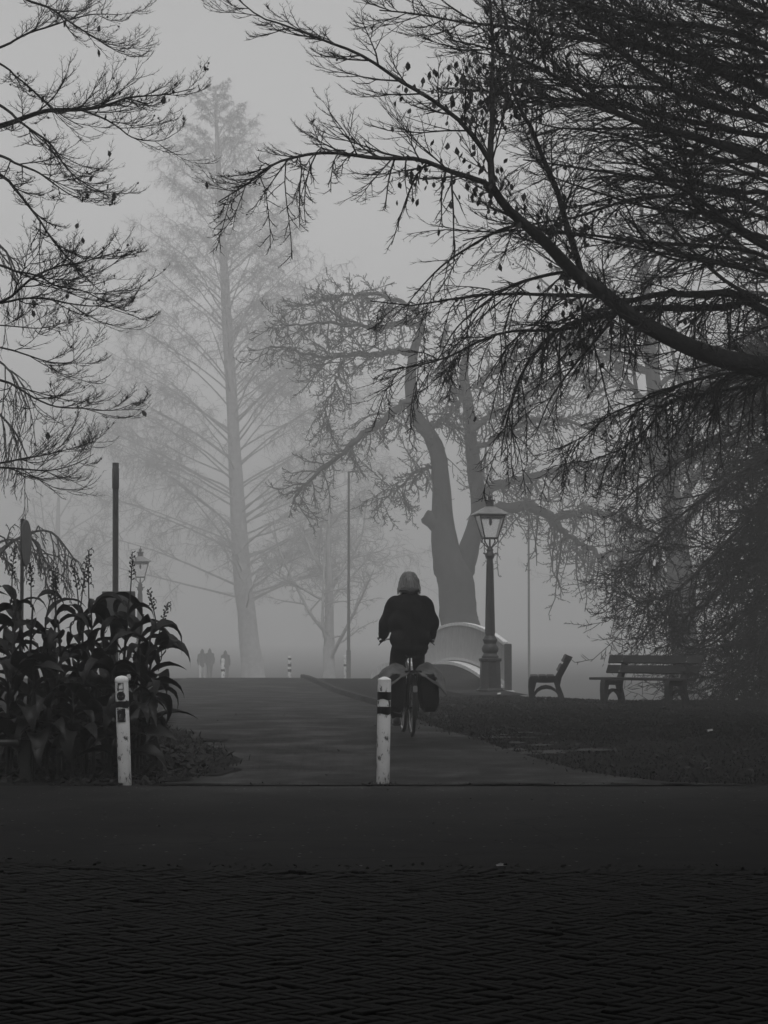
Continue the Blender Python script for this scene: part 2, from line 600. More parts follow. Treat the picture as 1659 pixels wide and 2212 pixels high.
street = tag(bpy.data.objects.new('brick_street', None), kind='structure'); COL.objects.link(street)
vis = [i for i, c in enumerate(cells) if in_view(c[0], c[1])]
vis.sort(key=lambda i: cells[i][1])
solo = set(vis[:300])
VV, FF, nb = [], [], 0
for i, (x, y, a) in enumerate(cells):
    k = int(rng.integers(6))
    z = brick_z(x, y) + rng.normal(0, .0025)
    tx, ty, da = rng.normal(0, .02), rng.normal(0, .025), rng.normal(0, .02)
    if i in solo:
        ob('brick', vmesh[k], street, (x, y, z), (tx, ty, a + da))
    else:
        Mx = np.array(Euler((tx, ty, a + da)).to_matrix())
        v, f = variants[k]
        VV.append(v @ Mx.T + (x, y, z)); FF.append(f + nb); nb += len(v)
mass = ob('bricks', fast_mesh('bricks', np.concatenate(VV), np.concatenate(FF), M['brick_mass'], False), street)
tag(mass, kind='stuff')

# planting bed of dark soil on the left of the path, and muddy wet patches in the lawn
def blob_sheet(name, cx, cy_, rx, ry, m, zoff, seed, kind='structure', h=0.0, n=48):
    r = np.random.default_rng(seed)
    ph = r.uniform(0, 2 * PI, 6)
    vs, fs = [], []
    rings = 7
    for k in range(rings + 1):
        for j in range(n):
            a = 2 * PI * j / n
            q = 1 + sum(.11 / (i + 1) ** .5 * math.sin((i + 2) * a + ph[i]) for i in range(6))
            f = k / rings
            x, y = cx + rx * q * f * math.cos(a), cy_ + ry * q * f * math.sin(a)
            vs.append((x, y, gz(y) + zoff + h * (1 - f * f) + (r.normal(0, .008) if h and k < rings else 0)))
    for k in range(rings):
        for j in range(n):
            fs.append((k * n + j, k * n + (j + 1) % n, (k + 1) * n + (j + 1) % n, (k + 1) * n + j))
    o = ob(name, fast_mesh(name, np.array(vs), np.array(fs), m))
    return tag(o, kind=kind)


bed = blob_sheet('planting_bed', -4.2, 23.2, 2.5, 1.85, M['soil'], .008, 3, h=.05)
_rm = random.Random(4)
_mud = [(_rm.gauss(1085, 60), _rm.gauss(1588, 4)) for _ in range(9)] + [(_rm.gauss(1180, 55), _rm.gauss(1610, 5)) for _ in range(9)]
for i, (px, py) in enumerate(_mud):
    d = FPX * 1.19 / (py - 1370)
    rx, ry = _rm.uniform(.05, .22), _rm.uniform(.05, .2)
    p = W(px, py, d)
    blob_sheet('mud_patch', p[0], d, rx, ry, M['mud'], -.006 + .0007 * i, 20 + i)

# dirt and grass creeping over the path's edges
_re = random.Random(8)
for i in range(9):
    x = _re.uniform(-3.4, 3.4)
    blob_sheet('dirt_patch', x, 20.93 + _re.gauss(0, .03), _re.uniform(.12, .5), _re.uniform(.025, .09), M['soil'], .009 + .0004 * i, 50 + i, n=28)
for i in range(12):
    y = _re.uniform(21.3, 32)
    blob_sheet('dirt_patch', pathx(y)[0] + _re.gauss(-.03, .08), y, _re.uniform(.08, .3), _re.uniform(.15, .5), M['soil'], .012 + .0004 * i, 120 + i, n=28)

# ------------------------------------------------------------------ trees
def nrm(a):
    return a / np.maximum(np.linalg.norm(a, axis=-1, keepdims=True), 1e-9)


UP = np.array((0, 0, 1.0))


def resample(pts, k):
    """smooth polyline through pts with k points"""
    pts = np.asarray(pts, float)
    if len(pts) < 3:
        t = np.linspace(0, 1, k)[:, None]
        return pts[0] * (1 - t) + pts[-1] * t
    P = np.vstack([2 * pts[0] - pts[1], pts, 2 * pts[-1] - pts[-2]])
    out = []
    n = len(pts) - 1
    for s in np.linspace(0, n - 1e-6, k):
        i = int(s); t = s - i
        p0, p1, p2, p3 = P[i:i + 4]
        out.append(.5 * ((2 * p1) + (-p0 + p2) * t + (2 * p0 - 5 * p1 + 4 * p2 - p3) * t * t + (-p0 + 3 * p1 - 3 * p2 + p3) * t ** 3))
    return np.array(out)


def tube_arrays(P, Rd, sides):
    """P (N,K,3), Rd (N,K) -> verts, quads"""
    N, K, _ = P.shape
    T = np.empty_like(P)
    T[:, 1:-1] = P[:, 2:] - P[:, :-2]
    T[:, 0] = P[:, 1] - P[:, 0]
    T[:, -1] = P[:, -1] - P[:, -2]
    T = nrm(T)
    mean = nrm(T.mean(1))
    ref = np.where(np.abs(mean[:, 2:3]) < .8, UP, np.array((1.0, 0, 0)))
    u = nrm(np.cross(T, ref[:, None, :]))
    w = np.cross(T, u)
    a = 2 * PI * np.arange(sides) / sides
    V = P[:, :, None, :] + Rd[:, :, None, None] * (np.cos(a)[:, None] * u[:, :, None, :] + np.sin(a)[:, None] * w[:, :, None, :])
    idx = np.arange(N * K * sides).reshape(N, K, sides)
    nx = np.roll(idx, -1, axis=2)
    F = np.stack([idx[:, :-1], nx[:, :-1], nx[:, 1:], idx[:, 1:]], -1).reshape(-1, 4)
    return V.reshape(-1, 3), F


def at_t(P, Rd, t):
    N, K, _ = P.shape
    s = t * (K - 1)
    i = np.clip(s.astype(int), 0, K - 2)
    f = (s - i)[..., None]
    n = np.arange(N)[:, None]
    a, b = P[n, i], P[n, i + 1]
    return a * (1 - f) + b * f, nrm(b - a), Rd[n, i] * (1 - f[..., 0]) + Rd[n, i + 1] * f[..., 0]


def sprout(P, Rd, r, n, ln, ang=(35, 60), k=5, rr=.55, rtip=.003, t0=.12, t1=1.0, flat=.6, droop=.0, lift=.1, wig=.12,
           fall=.5, absl=False, rmax=9, jag=0.0):
    """children of every branch in P: n each, lengths ln (share of the parent's length or metres)"""
    N = len(P)
    t = (np.arange(n)[None, :] + r.uniform(.1, .9, (N, n))) / n
    t = t0 + (t1 - t0) * t
    base, T, rad = at_t(P, Rd, np.clip(t, 0, .999))
    plen = np.linalg.norm(np.diff(P, axis=1), axis=-1).sum(1)[:, None]
    L = r.uniform(ln[0], ln[1], (N, n)) * (1 - fall * t)
    if not absl:
        L = L * plen
    alt = np.where((np.arange(n)[None, :] + r.integers(0, 2, (N, 1))) % 2 == 0, 1.0, -1.0)[..., None]
    side = nrm(np.cross(T, UP) + 1e-6) * alt
    rp = r.standard_normal((N, n, 3))
    rp = nrm(rp - (rp * T).sum(-1, keepdims=True) * T)
    perp = nrm(flat * side + (1 - flat) * rp)
    a = np.radians(r.uniform(ang[0], ang[1], (N, n)))[..., None]
    d = nrm(np.cos(a) * T + np.sin(a) * perp).reshape(-1, 3)
    L = L.reshape(-1, 1)
    p = base.reshape(-1, 3)
    pts = [p]
    for j in range(1, k):
        f = j / (k - 1)
        d = nrm(d + UP * (-droop * (1 - f) + lift * f) + r.standard_normal(d.shape) * wig)
        if jag:
            d = nrm(d + r.standard_normal(d.shape) * jag)
        p = p + d * L / (k - 1)
        pts.append(p)
    C = np.stack(pts, 1)
    r0 = np.minimum(np.minimum(rad.reshape(-1) * rr, rmax), np.maximum(L[:, 0] * .02, rtip * 1.3))
    r0 = np.maximum(r0, rtip)
    f = np.linspace(0, 1, k)[None, :]
    return C, r0[:, None] * (1 - f) + rtip * f


class Wood:
    def __init__(s):
        s.V, s.F, s.n = [], [], 0

    def add(s, P, Rd, sides):
        if sides == 3:                                   # fine twigs: few rings and a pointed tip
            K = P.shape[1]
            m = {2: 2, 3: 2, 4: 3, 5: 3, 6: 4, 7: 4}.get(K, 4)
            ix = np.round(np.linspace(0, K - 1, m)).astype(int)
            Q, q = P[:, ix], Rd[:, ix] * 1.4
            V, _ = tube_arrays(Q, q, 3)
            N = len(Q)
            V = V.reshape(N, m * 3, 3)[:, :m * 3 - 2].copy()
            V[:, -1] = Q[:, -1]
            nv = m * 3 - 2
            o = (np.arange(N) * nv)[:, None, None] + s.n
            quads = [(i * 3 + j, i * 3 + (j + 1) % 3, i * 3 + 3 + (j + 1) % 3, i * 3 + 3 + j) for i in range(m - 2) for j in range(3)]
            tris = [((m - 2) * 3 + j, (m - 2) * 3 + (j + 1) % 3, nv - 1) for j in range(3)]
            s.V.append(V.reshape(-1, 3))
            if quads:
                s.F.append((np.array(quads)[None] + o).reshape(-1, 4))
            s.F.append((np.array(tris)[None] + o).reshape(-1, 3))
            s.n += N * nv
            return
        if sides == 4 and P.shape[1] > 7:
            ix = np.round(np.linspace(0, P.shape[1] - 1, 6)).astype(int)
            P, Rd = P[:, ix], Rd[:, ix]
        V, F = tube_arrays(P, Rd, sides)
        s.V.append(V); s.F.append(F + s.n); s.n += len(V)

    def raw(s, V, F):
        s.V.append(V); s.F.append(F + s.n); s.n += len(V)

    def mesh(s, name, m, base):
        V = np.concatenate(s.V) - np.asarray(base)
        q = [f for f in s.F if f.shape[1] == 4]
        t = [f for f in s.F if f.shape[1] == 3]
        return fast_mesh(name, V, ([np.concatenate(q)] if q else []) + ([np.concatenate(t)] if t else []), m)


def limb_px(px, d0, d1, w0, w1, k=16, start=None, wpow=1.0):
    """a limb along photo positions, its distance going from d0 to d1; widths in photo pixels at its ends"""
    n = len(px)
    pts = [W(x, y, d0 + (d1 - d0) * i / (n - 1)) for i, (x, y) in enumerate(px)]
    if start is not None:
        pts = [np.asarray(start, float)] + pts
    P = resample(pts, k)
    f = np.linspace(0, 1, k) ** wpow
    wpx = w0 * (1 - f) + w1 * f
    return P, np.maximum(wpx * .5 * P[:, 1] / FPX, .003)


def trunk_mesh(pts, rads, name, m, base, sides=14, rough=.05, seed=1, K=26):
    r = np.random.default_rng(seed)
    P = resample(pts, K)
    rd = np.interp(np.linspace(0, 1, K), np.linspace(0, 1, len(rads)), rads)
    V, F = tube_arrays(P[None], rd[None], sides)
    c = np.repeat(P, sides, 0)
    ph = np.tile(np.arange(sides), K)
    hh = np.repeat(np.arange(K) / K, sides)
    th = ph / sides * 2 * PI
    ridge = .05 * np.sin(ph * 2.4 + hh * 4) + .05 * np.sin(th * 2 + hh * 23 + seed) + .045 * np.sin(th + hh * 41 + 2 * seed) + .03 * np.sin(th * 3 - hh * 67)
    V = c + (V - c) * (1 + ridge + rough * r.standard_normal(len(V)))[:, None]
    return fast_mesh(name, V - np.asarray(base), F, m)


LEAF_V = np.array([(0, 0, 0), (.22, -.10, -.3), (.30, -.05, -.62), (0, .02, -1.0), (-.30, -.05, -.62), (-.22, -.10, -.3), (0, .03, -.5)])
LEAF_F = np.array([(0, 1, 6), (1, 2, 6), (2, 3, 6), (3, 4, 6), (4, 5, 6), (5, 0, 6)])
OCT_V = np.array([(1, 0, 0), (-1, 0, 0), (0, 1, 0), (0, -1, 0), (0, 0, 1.2), (0, 0, -1.2)])
OCT_F = np.array([(0, 2, 4), (2, 1, 4), (1, 3, 4), (3, 0, 4), (2, 0, 5), (1, 2, 5), (3, 1, 5), (0, 3, 5)])


def scatter(tv, tf, pos, scale, r, tilt=.35):
    n = len(pos)
    az = r.uniform(0, 2 * PI, n)
    tx, ty = r.normal(0, tilt, n), r.normal(0, tilt, n)
    ca, sa = np.cos(az), np.sin(az)
    Z = np.zeros(n); O = np.ones(n)
    Rz = np.stack([ca, -sa, Z, sa, ca, Z, Z, Z, O], -1).reshape(n, 3, 3)
    cx, sx = np.cos(tx), np.sin(tx)
    Rx = np.stack([O, Z, Z, Z, cx, -sx, Z, sx, cx], -1).reshape(n, 3, 3)
    cy_, sy = np.cos(ty), np.sin(ty)
    Ry = np.stack([cy_, Z, sy, Z, O, Z, -sy, Z, cy_], -1).reshape(n, 3, 3)
    Rm = Rz @ Rx @ Ry
    V = np.einsum('nij,kj->nki', Rm, tv) * np.asarray(scale).reshape(-1, 1, 1) + pos[:, None, :]
    F = tf[None] + (np.arange(n) * len(tv))[:, None, None]
    return V.reshape(-1, 3), F.reshape(-1, tf.shape[1])


def beech_sprays(limbs, r, wood, nb=6.0, lb=(.5, 1.35), n2=8, n3=5, n4=3, droop=.03, lift=.12, t0=.05, rt=.0019, fall=.55, ang=(26, 52)):
    """limbs -> side branches (nb per metre, lb metres long) -> long fine twigs -> spurs; returns the twig tips"""
    tips = []
    for P, Rd in limbs:
        P, Rd = P[None], Rd[None]
        L = np.linalg.norm(np.diff(P[0], axis=0), axis=1).sum()
        a = max(3, int(nb * L))
        B, Br = sprout(P, Rd, r, a, lb, ang, 10, .6, rt * 1.3, t0, .99, .55, droop, lift, .07, fall, absl=True, rmax=.010)
        C, Cr = sprout(B, Br, r, n2, (.35, .75), (18, 40), 8, .65, rt, .08, 1, .65, droop * .8, lift, .07, .55, rmax=.0045)
        D, Dr = sprout(C, Cr, r, n3, (.22, .5), (24, 48), 5, .7, rt * .85, .08, 1, .7, droop * .5, lift * 1.3, .09, .5, rmax=.0035)
        E, Er = sprout(D, Dr, r, n4, (.025, .07), (35, 65), 3, .8, rt * .8, .1, 1, .7, 0, .2, .05, .2, absl=True, rmax=.003)
        E2, Er2 = sprout(C, Cr, r, n4 * 2, (.03, .09), (35, 65), 3, .8, rt * .8, .1, 1, .7, 0, .2, .05, .2, absl=True, rmax=.003)
        wood.add(B, Br, 4)
        wood.add(C, Cr, 3)
        wood.add(D, Dr, 3)
        wood.add(E, Er, 3)
        wood.add(E2, Er2, 3)
        tips += [C[:, -1], D[:, -1], D[:, 2]]
    return np.concatenate(tips)


def hang_leaves(tips, r, n_clump, n_single, n_bud, name, root, base, size=(.06, .10), reg=None):
    w = Wood()
    pos = []
    if reg is not None:
        tips_c = tips[reg(tips)]
    else:
        tips_c = tips
    for i in r.integers(0, len(tips_c), n_clump):
        m = int(r.integers(5, 16))
        pos.append(tips_c[i] + r.normal(0, 1, (m, 3)) * (.12, .12, .13))
    pos.append(tips[r.integers(0, len(tips), n_single)])
    pos = np.concatenate(pos)
    V, F = scatter(LEAF_V, LEAF_F, pos, r.uniform(size[0], size[1], len(pos)), r, .3)
    w.raw(V, F)
    bud = tips[r.integers(0, len(tips), n_bud)]
    V, F = scatter(OCT_V, OCT_F, bud, r.uniform(.009, .015, len(bud)), r, .5)
    w.raw(V, F)
    o = ob(name, w.mesh(name, M['leaf_dead'], base), root)
    tag(o, kind='stuff')


# ---- big beech on the right, its trunk just outside the picture
def right_beech():
    r = np.random.default_rng(11)
    bx, by = 6.4, 25.0
    base = np.array((bx, by, gz(by)))
    t = thing('beech_tree', 'big bare beech spreading dark limbs in from the upper right with hanging dead leaves', 'tree', tuple(base))
    tr = lambda z: (bx - .02 * z, by, z)
    ob('trunk', trunk_mesh([tr(-.1), tr(1), tr(3), tr(6), tr(10), tr(15)], [.62, .46, .42, .36, .24, .1], 'trunk', M['bark_near'], base), t)
    main = []
    A = [(1700, 803), (1659, 795), (1560, 775), (1480, 745), (1400, 705), (1360, 680), (1300, 630), (1240, 590), (1190, 535), (1140, 490), (1095, 450), (1064, 404)]
    main.append(limb_px(A, 24.6, 22.4, 52, 17, 22, tr(3.2)))
    main.append(limb_px([(1064, 404), (1060, 352), (1060, 304), (1064, 260), (1060, 220), (1064, 160), (1064, 80), (1056, -20)], 22.4, 23.2, 16, 6, 14))
    main.append(limb_px([(1060, 352), (1036, 312), (1016, 288), (992, 260), (956, 232), (916, 204), (872, 180), (832, 152), (796, 128), (756, 108), (712, 92),
                         (688, 82), (640, 64), (596, 48), (564, 38), (532, 14), (516, 0)], 22.5, 21.6, 12, 2.5, 22))
    main.append(limb_px([(1064, 404), (1032, 388), (984, 374), (944, 358), (904, 344), (864, 342), (816, 342), (772, 336), (720, 330), (676, 332), (636, 340),
                         (596, 352), (564, 372), (536, 396), (504, 416), (472, 436)], 22.4, 21.2, 13, 2.5, 22))
    main.append(limb_px([(1256, 592), (1242, 540), (1224, 486), (1213, 446), (1202, 407), (1181, 360), (1163, 317), (1145, 270), (1130, 248), (1116, 216),
                         (1105, 187), (1110, 120), (1090, 40), (1080, -30)], 23.6, 24.4, 15, 5, 18))
    diag = [
        ([(1690, 545), (1659, 533), (1602, 500), (1580, 486), (1540, 468), (1512, 450), (1494, 418), (1490, 382), (1480, 349), (1468, 313), (1430, 270), (1380, 235)], 25, 24, 26, 5, 4.6),
        ([(1690, 358), (1659, 349), (1566, 317), (1512, 299), (1440, 281), (1368, 259), (1314, 234), (1278, 212), (1242, 191), (1199, 166), (1152, 140), (1098, 119), (1040, 100), (960, 84)], 24.2, 21, 24, 3, 6.2),
        ([(1690, 300), (1659, 295), (1584, 284), (1512, 266), (1422, 248), (1368, 234), (1296, 216), (1235, 216), (1170, 212), (1098, 202), (1030, 196), (960, 190)], 25, 23, 16, 3, 6.4),
        ([(1690, 262), (1659, 259), (1602, 248), (1548, 234), (1476, 209), (1429, 173), (1386, 144), (1350, 119), (1307, 86), (1263, 47), (1235, 14), (1215, -15)], 24, 22.4, 18, 5, 6.8),
        ([(1690, 215), (1659, 202), (1620, 180), (1548, 151), (1494, 133), (1422, 108), (1368, 79), (1314, 47), (1263, 22), (1228, 0), (1180, -30)], 25.5, 23, 24, 7, 7.0),
        ([(1690, 148), (1659, 144), (1566, 144), (1476, 122), (1404, 104), (1340, 92), (1260, 86), (1180, 70), (1100, 58), (1000, 48), (900, 30), (820, 22)], 26, 23.5, 17, 3, 7.4),
        ([(1690, 110), (1659, 100), (1584, 72), (1512, 54), (1422, 50), (1340, 30), (1260, 10), (1200, -10)], 24, 22, 20, 6, 7.6),
        ([(1690, 42), (1659, 36), (1580, 20), (1500, -5), (1420, -20)], 23, 22, 20, 8, 7.8),
        ([(1690, 690), (1659, 673), (1619, 653), (1587, 633), (1555, 633), (1495, 637), (1455, 633), (1415, 637), (1367, 649), (1323, 649), (1275, 637), (1215, 639), (1147, 635), (1075, 635), (995, 643), (900, 660), (800, 650)], 25.2, 23, 22, 2.5, 4.2),
        ([(1595, 657), (1535, 665), (1435, 665), (1375, 665), (1339, 673), (1299, 685), (1255, 693), (1219, 705), (1183, 733), (1139, 785), (1115, 837), (1103, 877), (1090, 930), (1082, 985)], 24.8, 23.4, 17, 2.5, None),
        ([(1690, 806), (1659, 805), (1595, 805), (1535, 813), (1475, 829), (1415, 853), (1371, 873), (1315, 897), (1267, 941), (1225, 985)], 25.4, 24.2, 10, 2.2, 3.9),
        ([(1690, 820), (1659, 829), (1575, 841), (1495, 857), (1447, 869), (1415, 905), (1375, 949), (1330, 975), (1260, 1000)], 26.6, 25.6, 10, 2.2, 3.7),
        ([(1255, 693), (1180, 705), (1110, 712), (1040, 735), (970, 770), (900, 790), (830, 800)], 23.6, 22.5, 8, 2.2, None),
        ([(1494, 418), (1440, 425), (1370, 430), (1300, 450), (1240, 470), (1170, 480), (1090, 500), (1000, 520)], 24.5, 23, 9, 2.5, None),
        ([(1700, 430), (1600, 415), (1500, 395), (1400, 385), (1300, 370), (1200, 355), (1130, 345)], 27, 26, 14, 3, 5.4),
        ([(1690, 600), (1600, 575), (1520, 560), (1450, 540), (1400, 520), (1340, 500)], 26.5, 26, 10, 3, 4.4),
        ([(1600, 470), (1560, 520), (1490, 560), (1440, 555), (1400, 530), (1370, 480), (1350, 440)], 24.4, 24, 8, 3, None),
        ([(1136, 488), (1080, 500), (1020, 530), (960, 570), (910, 620), (870, 670)], 22.9, 22.2, 8, 2.2, None),
        ([(1240, 590), (1170, 600), (1100, 620), (1040, 660), (985, 710), (950, 770)], 23.4, 22.6, 9, 2.2, None),
        ([(1340, 665), (1290, 730), (1240, 790), (1190, 860), (1160, 930)], 23.8, 23.4, 8, 2.2, None),
    ]
    for px, d0, d1, w0, w1, zt in diag:
        P_, q_ = limb_px(px, d0, d1, w0, w1, 20, tr(zt) if zt else None)
        if not zt:                                        # grow out of the nearest limb
            allp = np.concatenate([p for p, _ in main])
            pn = allp[np.argmin(((allp[:, [0, 2]] - P_[0][[0, 2]]) ** 2).sum(1))]
            P_ = resample([pn] + [p + (pn - P_[0]) * max(0, 1 - i / 8) * (0, 1, 0) for i, p in enumerate(P_)], 21)
            q_ = np.interp(np.linspace(0, 1, 21), np.linspace(0, 1, 20), q_)
        main.append((P_, q_))
    back = []
    for i in range(20):                                  # limbs further back that close the upper right corner
        y0 = -60 + 36 * i + r.uniform(-25, 25)
        x1, y1 = r.uniform(1180, 1420), y0 - r.uniform(20, 200)
        px = [(1720, y0 + 30), (1600, y0), (1600 + (x1 - 1600) * .5, y0 + (y1 - y0) * .45 + r.uniform(-20, 20)), (x1, y1), (x1 - 90, y1 + r.uniform(-40, 25))]
        dd = r.uniform(24, 30)
        back.append(limb_px(px, dd, dd - 1, r.uniform(9, 17), 2.5, 18, tr(max(2.8, W(1720, y0 + 60, dd)[2]))))
    crown = Wood()
    for P, Rd in main + back:
        w = Wood(); w.add(P[None], Rd[None], 8)
        ob('branch', w.mesh('branch', M['bark_near'], base), t)
    beech_sprays([(P[4:], q[4:]) for P, q in back], r, crown, 6, (.5, 1.4), 8, 3, 1, .05, .08)
    # drooping hangers below the lower limbs
    low = [main[3], main[13], main[14], main[17], main[15], main[16]]
    tips = beech_sprays(main[:5], r, crown, 6.5, (.5, 1.3), 8, 4, 2, .03, .12)
    tips = np.concatenate([tips, beech_sprays(main[5:13], r, crown, 8, (.6, 1.7), 9, 4, 1, .0, .10, rt=.0022)])
    tips = np.concatenate([tips, beech_sprays(main[13:], r, crown, 5, (.5, 1.4), 8, 4, 1, .14, .05)])
    for P, Rd in low:                                    # long hanging sprays
        L = np.linalg.norm(np.diff(P, axis=0), axis=1).sum()
        B, Br = sprout(P[None], Rd[None], r, int(5 * L), (.5, 1.25), (50, 80), 10, .5, .004, .1, .98, .3, .55, -.10, .08, .3, absl=True, rmax=.012)
        C, Cr = sprout(B, Br, r, 9, (.18, .4), (25, 50), 6, .7, .0032, .1, 1, .5, .12, .12, .1, .4, rmax=.006)
        E, Er = sprout(C, Cr, r, 4, (.04, .12), (30, 60), 3, .8, .0028, .1, 1, .6, 0, .25, .05, .2, absl=True, rmax=.004)
        crown.add(B, Br, 4); crown.add(C, Cr, 3); crown.add(E, Er, 3)
        tips = np.concatenate([tips, C[:, -1], B[:, -1]])
    # the rest of the crown, above the picture, twigs thickened to block light
    ups = []
    for i in range(40):
        a = 2.4 * i + r.uniform(-.3, .3); e = R(r.uniform(14, 50)); L = r.uniform(5.5, 9)
        p0 = np.array(tr(r.uniform(8.8, 13)))
        dirv = np.array((math.cos(a) * math.cos(e), math.sin(a) * math.cos(e), math.sin(e)))
        pts = [p0, p0 + dirv * L * .5 + (0, 0, .2), p0 + dirv * L]
        ups.append((resample(pts, 10), np.linspace(.12, .02, 10)))
    B0 = np.stack([p for p, _ in ups]); R0 = np.stack([q for _, q in ups])
    crown.add(B0, R0, 6)
    B, Br = sprout(B0, R0, r, 15, (.3, .6), (30, 60), 7, .6, .012, .1, 1, .3, 0, .1, .1, .4)
    C, Cr = sprout(B, Br, r, 12, (.3, .6), (30, 60), 5, .6, .010, .1, 1, .5, 0, .1, .1, .4)
    E, Er = sprout(C, Cr, r, 4, (.3, .6), (30, 60), 3, .6, .011, .1, 1, .5, 0, .1, .1, .4)
    crown.add(B, Br, 4); crown.add(C, Cr, 3); crown.add(E, Er, 3)
    ob('crown', crown.mesh('crown', M['bark_near'], base), t)
    def reg(p):
        u = 829.5 + p[:, 0] / p[:, 1] * FPX
        v = 1370 - (p[:, 2] - EYE) / p[:, 1] * FPX
        return ((u > 820) & (u < 1120) & (v > 120) & (v < 420)) | ((u > 1180) & (u < 1300) & (v > 430) & (v < 800)) | ((u > 1060) & (u < 1200) & (v < 220))
    hang_leaves(tips, r, 80, 230, 360, 'leaves', t, base, reg=reg)


right_beech()


# ---- beech on the left, only its outer branches reach in
def left_beech():
    r = np.random.default_rng(5)
    bx, by = -7.4, 23.0
    base = np.array((bx, by, gz(by)))
    t = thing('beech_tree', 'bare beech reaching in from the left edge above the big-leaved plants', 'tree', tuple(base))
    tr = lambda z: (bx + .02 * z, by, z)
    ob('trunk', trunk_mesh([tr(-.1), tr(1), tr(3), tr(6), tr(10), tr(15)], [.5, .38, .35, .3, .2, .08], 'trunk', M['bark_near'], base), t)
    s = .32
    Z = lambda L, oy=0: [(x * s, oy + y * s) for x, y in L]
    limbs = [
        (Z([(0, 850), (150, 800), (320, 745), (540, 740), (680, 720), (780, 690), (880, 655), (1100, 640), (1300, 600)]), 15, 1.8, 6),
        (Z([(0, 430), (100, 510), (200, 590), (310, 690), (420, 780), (560, 860)]), 6, 2, 6.8),
        (Z([(0, 320), (100, 270), (200, 220), (330, 180), (450, 140), (600, 100), (700, 95), (820, 100)]), 7, 1.6, 7),
        (Z([(100, -60), (180, 0), (330, 50), (430, 120), (550, 200), (650, 260), (740, 320), (840, 350)]), 8, 1.6, 8),
        (Z([(0, 710), (110, 800), (200, 870), (340, 970), (430, 1110), (530, 1210), (650, 1280), (735, 1330)]), 8, 1.6, 6),
        (Z([(0, 1050), (100, 1100), (250, 1160), (350, 1230), (450, 1300), (580, 1365)]), 8, 1.8, 5.4),
        (Z([(0, 1180), (80, 1250), (170, 1360), (270, 1490), (340, 1600), (420, 1700), (560, 1850), (680, 1970)]), 9, 1.6, 5.2),
        (Z([(0, 1790), (100, 1830), (250, 1860), (380, 1930), (550, 1960), (700, 2030), (820, 2070)]), 7, 1.6, 4.4),
        (Z([(0, 2040), (100, 1980), (200, 1890), (310, 1830), (420, 1790), (560, 1770), (720, 1720), (920, 1690)]), 8, 1.6, 4.2),
        (Z([(540, 740), (700, 800), (800, 860), (900, 930), (1080, 950), (1200, 890)]), 6, 1.4, None),
        (Z([(0, 180), (150, 150), (300, 150), (450, 180), (600, 200), (700, 205), (940, 280)], 597), 7, 1.4, 4.0),
        (Z([(0, 480), (150, 520), (300, 570), (400, 585), (500, 570), (575, 490)], 597), 5, 1.6, 3.6),
        (Z([(0, 700), (100, 740), (230, 820), (380, 880), (560, 890), (760, 905), (920, 850)], 597), 7, 1.4, 3.3),
        (Z([(0, 1260), (150, 1230), (280, 1210), (450, 1170), (630, 1115)], 597), 6, 1.4, 2.6),
        (Z([(0, 1290), (150, 1300), (330, 1310), (500, 1270), (630, 1200)], 597), 6, 1.4, 2.5),
        (Z([(0, 330), (120, 340), (260, 350), (380, 330), (490, 290)], 597), 4, 1.4, 3.8),
    ]
    main = []
    for i, (px, w0, w1, zt) in enumerate(limbs):
        dx, dy = px[1][0] - px[0][0], px[1][1] - px[0][1]
        if zt:
            px = [(px[0][0] - 160, px[0][1] - dy / max(dx, 8) * 110)] + px
            zt = None
        d = 22.5 + r.uniform(-1.5, 1.5)
        P_, q_ = limb_px(px, d + .6, d - .4, w0 * .8, w1, 20)
        if i != 9:
            st_ = np.array(tr(max(2.4, P_[0][2] - .5)))
            P_ = resample([st_, st_ * .5 + P_[0] * .5 + (0, 0, .1)] + list(P_), 24); q_ = np.interp(np.linspace(0, 1, 24), [0, .12, 1], [q_[0] * 1.5, q_[0] * 1.1, q_[-1]])
        main.append((P_, q_))
    crown = Wood()
    for P, Rd in main:
        w = Wood(); w.add(P[None], Rd[None], 7)
        ob('branch', w.mesh('branch', M['bark_near'], base), t)
    tips = beech_sprays([(P[6:], q[6:]) if i != 9 else (P, q) for i, (P, q) in enumerate(main)], r, crown, 7, (.4, 1.15), 8, 4, 2, .02, .18, t0=.02, rt=.0016, fall=.55, ang=(20, 45))
    # upper crown out of view, limbs dense and thick to shade the air
    ups = []
    for i in range(36):
        a = 2.4 * i + r.uniform(-.3, .3); e = R(r.uniform(14, 50)); L = r.uniform(4.5, 7.5)
        p0 = np.array(tr(r.uniform(8.8, 12)))
        dirv = np.array((math.cos(a) * math.cos(e), math.sin(a) * math.cos(e), math.sin(e)))
        ups.append((resample([p0, p0 + dirv * L * .5, p0 + dirv * L], 10), np.linspace(.1, .015, 10)))
    B0 = np.stack([p for p, _ in ups]); R0 = np.stack([q for _, q in ups])
    crown.add(B0, R0, 6)
    B, Br = sprout(B0, R0, r, 14, (.3, .6), (30, 60), 7, .6, .012, .1, 1, .3, 0, .1, .1, .4)
    C, Cr = sprout(B, Br, r, 11, (.3, .6), (30, 60), 5, .6, .010, .1, 1, .5, 0, .1, .1, .4)
    E, Er = sprout(C, Cr, r, 4, (.3, .6), (30, 60), 3, .6, .008, .1, 1, .5, 0, .1, .1, .4)
    crown.add(B, Br, 4); crown.add(C, Cr, 3); crown.add(E, Er, 3)
    ob('crown', crown.mesh('crown', M['bark_near'], base), t)
    hang_leaves(tips, r, 0, 45, 150, 'leaves', t, base)


left_beech()


